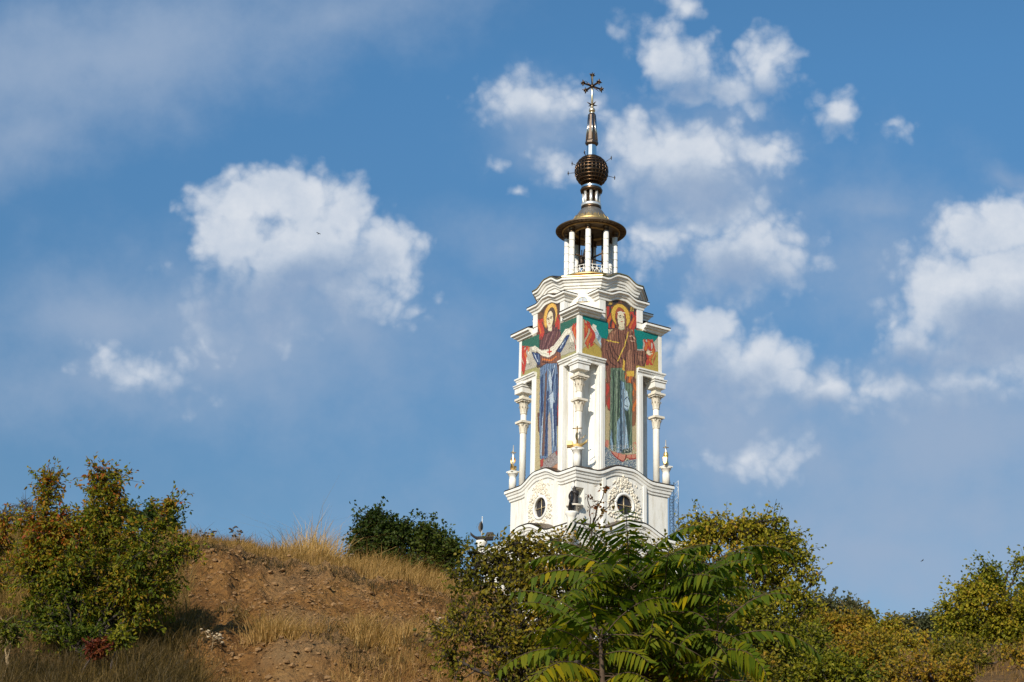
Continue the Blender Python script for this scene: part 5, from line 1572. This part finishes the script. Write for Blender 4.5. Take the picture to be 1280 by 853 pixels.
weed('short dark weed on the crest close to the left shrub', 250, 31.6, 664, 8, 4, M_bark, .8)
weed('dry weed stalk on the crest left of the dark round bush', 433, 32.0, 694, 6, 3, M_straw, .6)
weed('pale tall stalk on the lower bank beside the open olive tree', 546, 25.4, 772, 4, 3, M_petal, .3)
# rocks of the lower left corner
def rock(label, px, Y, sx_, sy_, sz_, seed):
    B = gpt(px, Y)
    m = MB(); m.sphere((0,0,0), 1, 16, 10)
    vs = []
    for v in m.v:
        v = Vector(v); k = 1+.28*mnoise.fractal(v*1.3+Vector((seed,0,0)), 1., 2., 4)
        k *= 1-.18*max(0, abs(v.x)+abs(v.y)-1.2)
        vs.append((v.x*sx_*k, v.y*sy_*k, max(-.6, min(.62, v.z))*sz_*k*1.4))
    m.v = vs; m.sm = [False]*len(m.sm)
    o = m.build('rock', simple('grey_brown_rock_%d' % seed, (.16,.125,.10), .95, 0, .3, 5, .6, 14), None, B+Vector((0,0,sz_*.3)))
    tag(o, label, 'rock', 'rocks at the lower left corner')
rock('grey brown rock in the very corner at lower left', -5, 20.3, .5, .5, .22, 1)
rock('flat rock in brown grass just above the corner rock', 12, 20.9, .38, .4, .14, 2)
# ================================================================ SKY AND SUN
SUN_EL, SUN_AZ = math.radians(29), math.radians(19)      # azimuth: left of straight behind the camera
sd = Vector((-sin(SUN_AZ)*cos(SUN_EL), -cos(SUN_AZ)*cos(SUN_EL), sin(SUN_EL)))
ld = bpy.data.lights.new('sun', 'SUN'); ld.energy = 4.95; ld.angle = math.radians(.55); ld.color = (1.0, .90, .755)
lo = bpy.data.objects.new('sun', ld); COL.objects.link(lo)
lo.rotation_euler = sd.to_track_quat('Z', 'Y').to_euler()
lo.location = (-40, -60, 80)

wd = bpy.data.worlds.new('World'); scene.world = wd; wd.use_nodes = True
nt = wd.node_tree
for n in list(nt.nodes): nt.nodes.remove(n)
out = N(nt, 'ShaderNodeOutputWorld'); bg = N(nt, 'ShaderNodeBackground'); nt.links.new(bg.outputs[0], out.inputs['Surface'])
sky = N(nt, 'ShaderNodeTexSky', sky_type='NISHITA'); sky.sun_disc = False
sky.sun_elevation = SUN_EL
sky.sun_rotation = math.atan2(sd.x, sd.y)
sky.altitude = 50; sky.air_density = 1.0; sky.dust_density = .6; sky.ozone_density = 2.2
BG = .085
bg.inputs['Strength'].default_value = BG

# direction of view -> plane across the part of the sky where the clouds float
tc = N(nt, 'ShaderNodeTexCoord')
dirv = tc.outputs['Generated']
def dot(v):
    n = N(nt, 'ShaderNodeVectorMath', operation='DOT_PRODUCT'); nt.links.new(dirv, n.inputs[0]); n.inputs[1].default_value = v
    return n.outputs['Value']
def mth(op, a, b_=None, c_=None, clamp=False, t=None):
    t = t or nt
    n = t.nodes.new('ShaderNodeMath'); n.operation = op; n.use_clamp = clamp
    for i, x in enumerate((a, b_, c_)):
        if x is None: continue
        if isinstance(x, (int, float)): n.inputs[i].default_value = x
        else: t.links.new(x, n.inputs[i])
    return n.outputs[0]
fw = (0, cp, sp); upv = (0, -sp, cp)
dz_ = mth('MAXIMUM', dot(fw), .12)
u = mth('DIVIDE', dot((1,0,0)), dz_); v = mth('DIVIDE', dot(upv), dz_)
cmb = N(nt, 'ShaderNodeCombineXYZ'); nt.links.new(u, cmb.inputs[0]); nt.links.new(v, cmb.inputs[1])
SCL = 100.0      # cloud plane in units of 100 photo pixels
sc_ = N(nt, 'ShaderNodeVectorMath', operation='SCALE'); sc_.inputs['Scale'].default_value = F/SCL; nt.links.new(cmb.outputs[0], sc_.inputs[0])
pos = sc_.outputs[0]

def cloud_group(name, blobs, warp, nscale, namp, detail, rough, lo_, hi_, sm=.12, billow=0.):
    g_ = bpy.data.node_groups.new(name, 'ShaderNodeTree')
    g_.interface.new_socket('Vector', in_out='INPUT', socket_type='NodeSocketVector')
    g_.interface.new_socket('Density', in_out='OUTPUT', socket_type='NodeSocketFloat')
    gi = g_.nodes.new('NodeGroupInput'); go = g_.nodes.new('NodeGroupOutput')
    p = gi.outputs[0]
    wn = N(g_, 'ShaderNodeTexNoise', inp={'Scale': .9, 'Detail': 4.0, 'Roughness': .55}); g_.links.new(p, wn.inputs['Vector'])
    ws = N(g_, 'ShaderNodeVectorMath', operation='MULTIPLY_ADD'); g_.links.new(wn.outputs['Color'], ws.inputs[0]); ws.inputs[1].default_value = (warp, warp, 0)
    off = N(g_, 'ShaderNodeVectorMath', operation='SUBTRACT'); g_.links.new(p, off.inputs[0]); off.inputs[1].default_value = (warp/2, warp/2, 0)
    g_.links.new(off.outputs[0], ws.inputs[2])
    acc = None
    for (cx, cy, rx, ry, rot, st) in blobs:
        mp = N(g_, 'ShaderNodeMapping', vector_type='TEXTURE')
        mp.inputs['Location'].default_value = ((cx-PX)/SCL, (PY-cy)/SCL, 0)
        mp.inputs['Rotation'].default_value = (0, 0, math.radians(rot)); mp.inputs['Scale'].default_value = (rx/SCL, ry/SCL, 1)
        if acc is None: g_.links.new(ws.outputs[0], mp.inputs['Vector'])
        else:                                         # chained so that the node stack stays short
            cx_ = N(g_, 'ShaderNodeVectorMath', operation='MULTIPLY_ADD'); g_.links.new(acc, cx_.inputs[0]); cx_.inputs[1].default_value = (1e-7, 1e-7, 0)
            g_.links.new(ws.outputs[0], cx_.inputs[2]); g_.links.new(cx_.outputs[0], mp.inputs['Vector'])
        ln = N(g_, 'ShaderNodeVectorMath', operation='LENGTH'); g_.links.new(mp.outputs[0], ln.inputs[0])
        d = mth('MULTIPLY_ADD', ln.outputs['Value'], -st, st, t=g_)
        d = mth('MAXIMUM', d, -1.0, t=g_)
        acc = d if acc is None else mth('SMOOTH_MAX', acc, d, sm, t=g_)
    nz_ = N(g_, 'ShaderNodeTexNoise', inp={'Scale': nscale, 'Detail': detail, 'Roughness': rough}); g_.links.new(p, nz_.inputs['Vector'])
    nn = mth('MULTIPLY_ADD', nz_.outputs['Fac'], namp, -namp/2, t=g_)
    if billow:                                        # rounded cauliflower heads along the edges
        vb = N(g_, 'ShaderNodeTexVoronoi', feature='F1', inp={'Scale': 3.2, 'Detail': 1.0, 'Roughness': .5, 'Lacunarity': 2.3})
        g_.links.new(ws.outputs[0], vb.inputs['Vector'])
        nn = mth('MULTIPLY_ADD', vb.outputs['Distance'], -billow, mth('ADD', nn, billow*.60, t=g_), t=g_)
    s_ = mth('ADD', acc, nn, t=g_)
    mr = N(g_, 'ShaderNodeMapRange', interpolation_type='SMOOTHSTEP'); mr.inputs['From Min'].default_value = lo_; mr.inputs['From Max'].default_value = hi_
    g_.links.new(s_, mr.inputs['Value']); g_.links.new(mr.outputs[0], go.inputs[0])
    return g_
cum = [(345,240,60,40,0,1.3),(298,255,64,46,0,1.1),(365,252,70,46,0,1.1),(437,258,46,48,0,1.1),(480,315,44,46,-20,1.1),(390,310,110,70,0,1.3),(290,300,56,50,0,1.1),(330,370,90,55,0,.7),(440,365,80,40,0,.6),(258,272,30,16,0,.5),
       (180,466,60,26,-20,.45),(255,385,24,40,0,.45),
       (845,72,64,42,-25,.85),(962,82,36,48,10,.9),(900,108,80,26,0,.75),(850,16,26,20,0,.5),(675,126,80,40,0,.8),(1043,148,34,28,0,.85),(1117,165,22,14,0,.35),
       (850,198,110,54,0,1.0),(955,188,48,30,0,.8),(790,180,46,44,0,.8),(700,208,30,20,0,.4),(885,260,90,56,0,.75),(935,318,90,54,0,.9),(830,300,70,40,0,.6),(622,206,20,11,0,.45),(645,245,9,7,0,.4),
       (885,415,66,54,0,1.0),(945,455,92,48,-25,1.1),(1030,490,64,28,-8,.7),(870,470,70,60,0,.8),(960,575,50,22,10,.35),
       (1250,290,90,56,20,1.3),(1200,370,90,72,0,1.3),(1140,428,56,28,20,.8),(1265,360,110,90,0,1.2),(1110,480,60,26,-10,.4),(1220,480,90,32,10,.5),(1240,440,90,60,0,.8)]
soft = [(330,420,330,140,0,.55),(1150,640,330,170,0,.7),(720,600,300,120,0,.12),(1100,330,220,120,0,.4),(120,70,420,120,14,.75),(420,20,260,70,14,.5),(20,170,150,80,10,.6),(140,400,190,80,0,.7),(280,430,220,110,0,.8),(110,470,190,70,0,.55),(430,400,140,90,0,.6),(230,500,200,50,0,.4),
        (870,220,160,110,0,.75),(640,310,120,40,0,.3),(1085,262,110,40,0,.45),(940,330,150,70,0,.5),(920,545,160,120,0,.85),(1010,580,170,80,0,.6),(1190,540,230,130,0,.9),(1270,420,180,130,0,.8),(1100,690,420,130,0,.75),(1000,500,130,60,0,.6),(1265,215,40,20,0,.4),(690,160,100,70,0,.45),(720,520,120,120,0,.3)]
G1 = cloud_group('cumulus', cum, .62, 1.7, 1.25, 8.0, .62, -.30, .60, .22, .6)
G2 = cloud_group('veil', soft, .9, 1.1, .7, 7.0, .6, -.22, .85)
# bluish grey undersides
shade = [(345,385,150,62,0,1),(400,345,90,38,10,.8),(200,500,80,30,0,.6),(860,112,80,26,0,.7),(965,112,40,24,0,.6),(670,152,70,22,0,.7),(860,245,120,42,0,.85),(920,350,90,36,0,.8),(880,500,110,62,0,1),(1010,520,90,30,0,.8),(1250,420,110,60,0,1),(1160,450,110,30,0,.8),(1215,520,150,40,0,1),(1043,165,34,14,0,.6)]
G3 = cloud_group('undersides', shade, .6, 1.6, .8, 5.0, .6, -.25, .75, .15)
def use(g_, vec):
    n = nt.nodes.new('ShaderNodeGroup'); n.node_tree = g_; nt.links.new(vec, n.inputs[0]); return n.outputs[0]
sh = N(nt, 'ShaderNodeVectorMath', operation='ADD'); nt.links.new(pos, sh.inputs[0]); sh.inputs[1].default_value = (-.10, .42, 0)
def after(vec, val):
    n = N(nt, 'ShaderNodeVectorMath', operation='MULTIPLY_ADD'); nt.links.new(val, n.inputs[0]); n.inputs[1].default_value = (1e-7, 1e-7, 0); nt.links.new(vec, n.inputs[2])
    return n.outputs[0]
c1 = use(G1, pos); c1s = use(G3, after(pos, c1)); c2 = use(G2, after(pos, c1s))
# side towards the sun is white, the shaded underside bluish grey
lit = mth('SUBTRACT', .80, mth('MULTIPLY', c1s, .74), clamp=True)
n_ = N(nt, 'ShaderNodeTexNoise', inp={'Scale': 2.2, 'Detail': 6.0, 'Roughness': .6}); nt.links.new(pos, n_.inputs['Vector'])
lit = mth('MULTIPLY_ADD', mth('SUBTRACT', n_.outputs['Fac'], .5), .75, lit, clamp=True)
cc_ = ramp(nt, [(0,(.30,.40,.57)), (.3,(.40,.49,.63)), (.65,(.56,.63,.735)), (1,(.74,.775,.83))]); nt.links.new(lit, cc_.inputs['Fac'])
def scale_col(col, k):
    m_ = N(nt, 'ShaderNodeMix', data_type='RGBA', blend_type='MULTIPLY'); m_.inputs[0].default_value = 1
    if isinstance(col, tuple): m_.inputs[6].default_value = (*col, 1)
    else: nt.links.new(col, m_.inputs[6])
    m_.inputs[7].default_value = (*((k,)*3 if not isinstance(k, tuple) else k), 1); m_.clamp_result = False
    return m_.outputs[2]
SKYK = (.79, 1.18, 1.36)
sz = N(nt, 'ShaderNodeSeparateXYZ'); nt.links.new(dirv, sz.inputs[0])
mz = N(nt, 'ShaderNodeMapRange'); mz.inputs['From Min'].default_value = .24; mz.inputs['From Max'].default_value = .47; nt.links.new(sz.outputs['Z'], mz.inputs['Value'])
kz = N(nt, 'ShaderNodeMix', data_type='RGBA'); kz.clamp_result = False; nt.links.new(mz.outputs[0], kz.inputs[0]); kz.inputs[6].default_value = (.73, .955, 1.04, 1); kz.inputs[7].default_value = (.80, 1.35, 1.56, 1)
km = N(nt, 'ShaderNodeMix', data_type='RGBA', blend_type='MULTIPLY'); km.inputs[0].default_value = 1; km.clamp_result = False
nt.links.new(sky.outputs[0], km.inputs[6]); nt.links.new(kz.outputs[2], km.inputs[7])
skyc = km.outputs[2]
veilc = scale_col((.325,.425,.585), 1/BG)
mA = N(nt, 'ShaderNodeMix', data_type='RGBA'); nt.links.new(mth('MULTIPLY', c2, .86), mA.inputs[0]); nt.links.new(skyc, mA.inputs[6]); nt.links.new(veilc, mA.inputs[7])
mB = N(nt, 'ShaderNodeMix', data_type='RGBA'); nt.links.new(mth('MULTIPLY', c1, mth('SUBTRACT', .95, mth('MULTIPLY', c1s, .30))), mB.inputs[0]); nt.links.new(mA.outputs[2], mB.inputs[6]); nt.links.new(scale_col(cc_.outputs['Color'], 1/BG), mB.inputs[7])
nt.links.new(mB.outputs[2], bg.inputs['Color'])
wd.cycles.sampling_method = 'MANUAL'; wd.cycles.sample_map_resolution = 256

vs_ = scene.view_settings
scene.display_settings.display_device = 'sRGB'
vs_.view_transform = 'Standard'; vs_.look = 'None'; vs_.exposure = 0.0; vs_.gamma = 1.0
vs_.use_curve_mapping = False
scene.render.engine = 'CYCLES'
scene.cycles.max_bounces = 6; scene.cycles.diffuse_bounces = 3; scene.cycles.transmission_bounces = 3; scene.cycles.transparent_max_bounces = 4
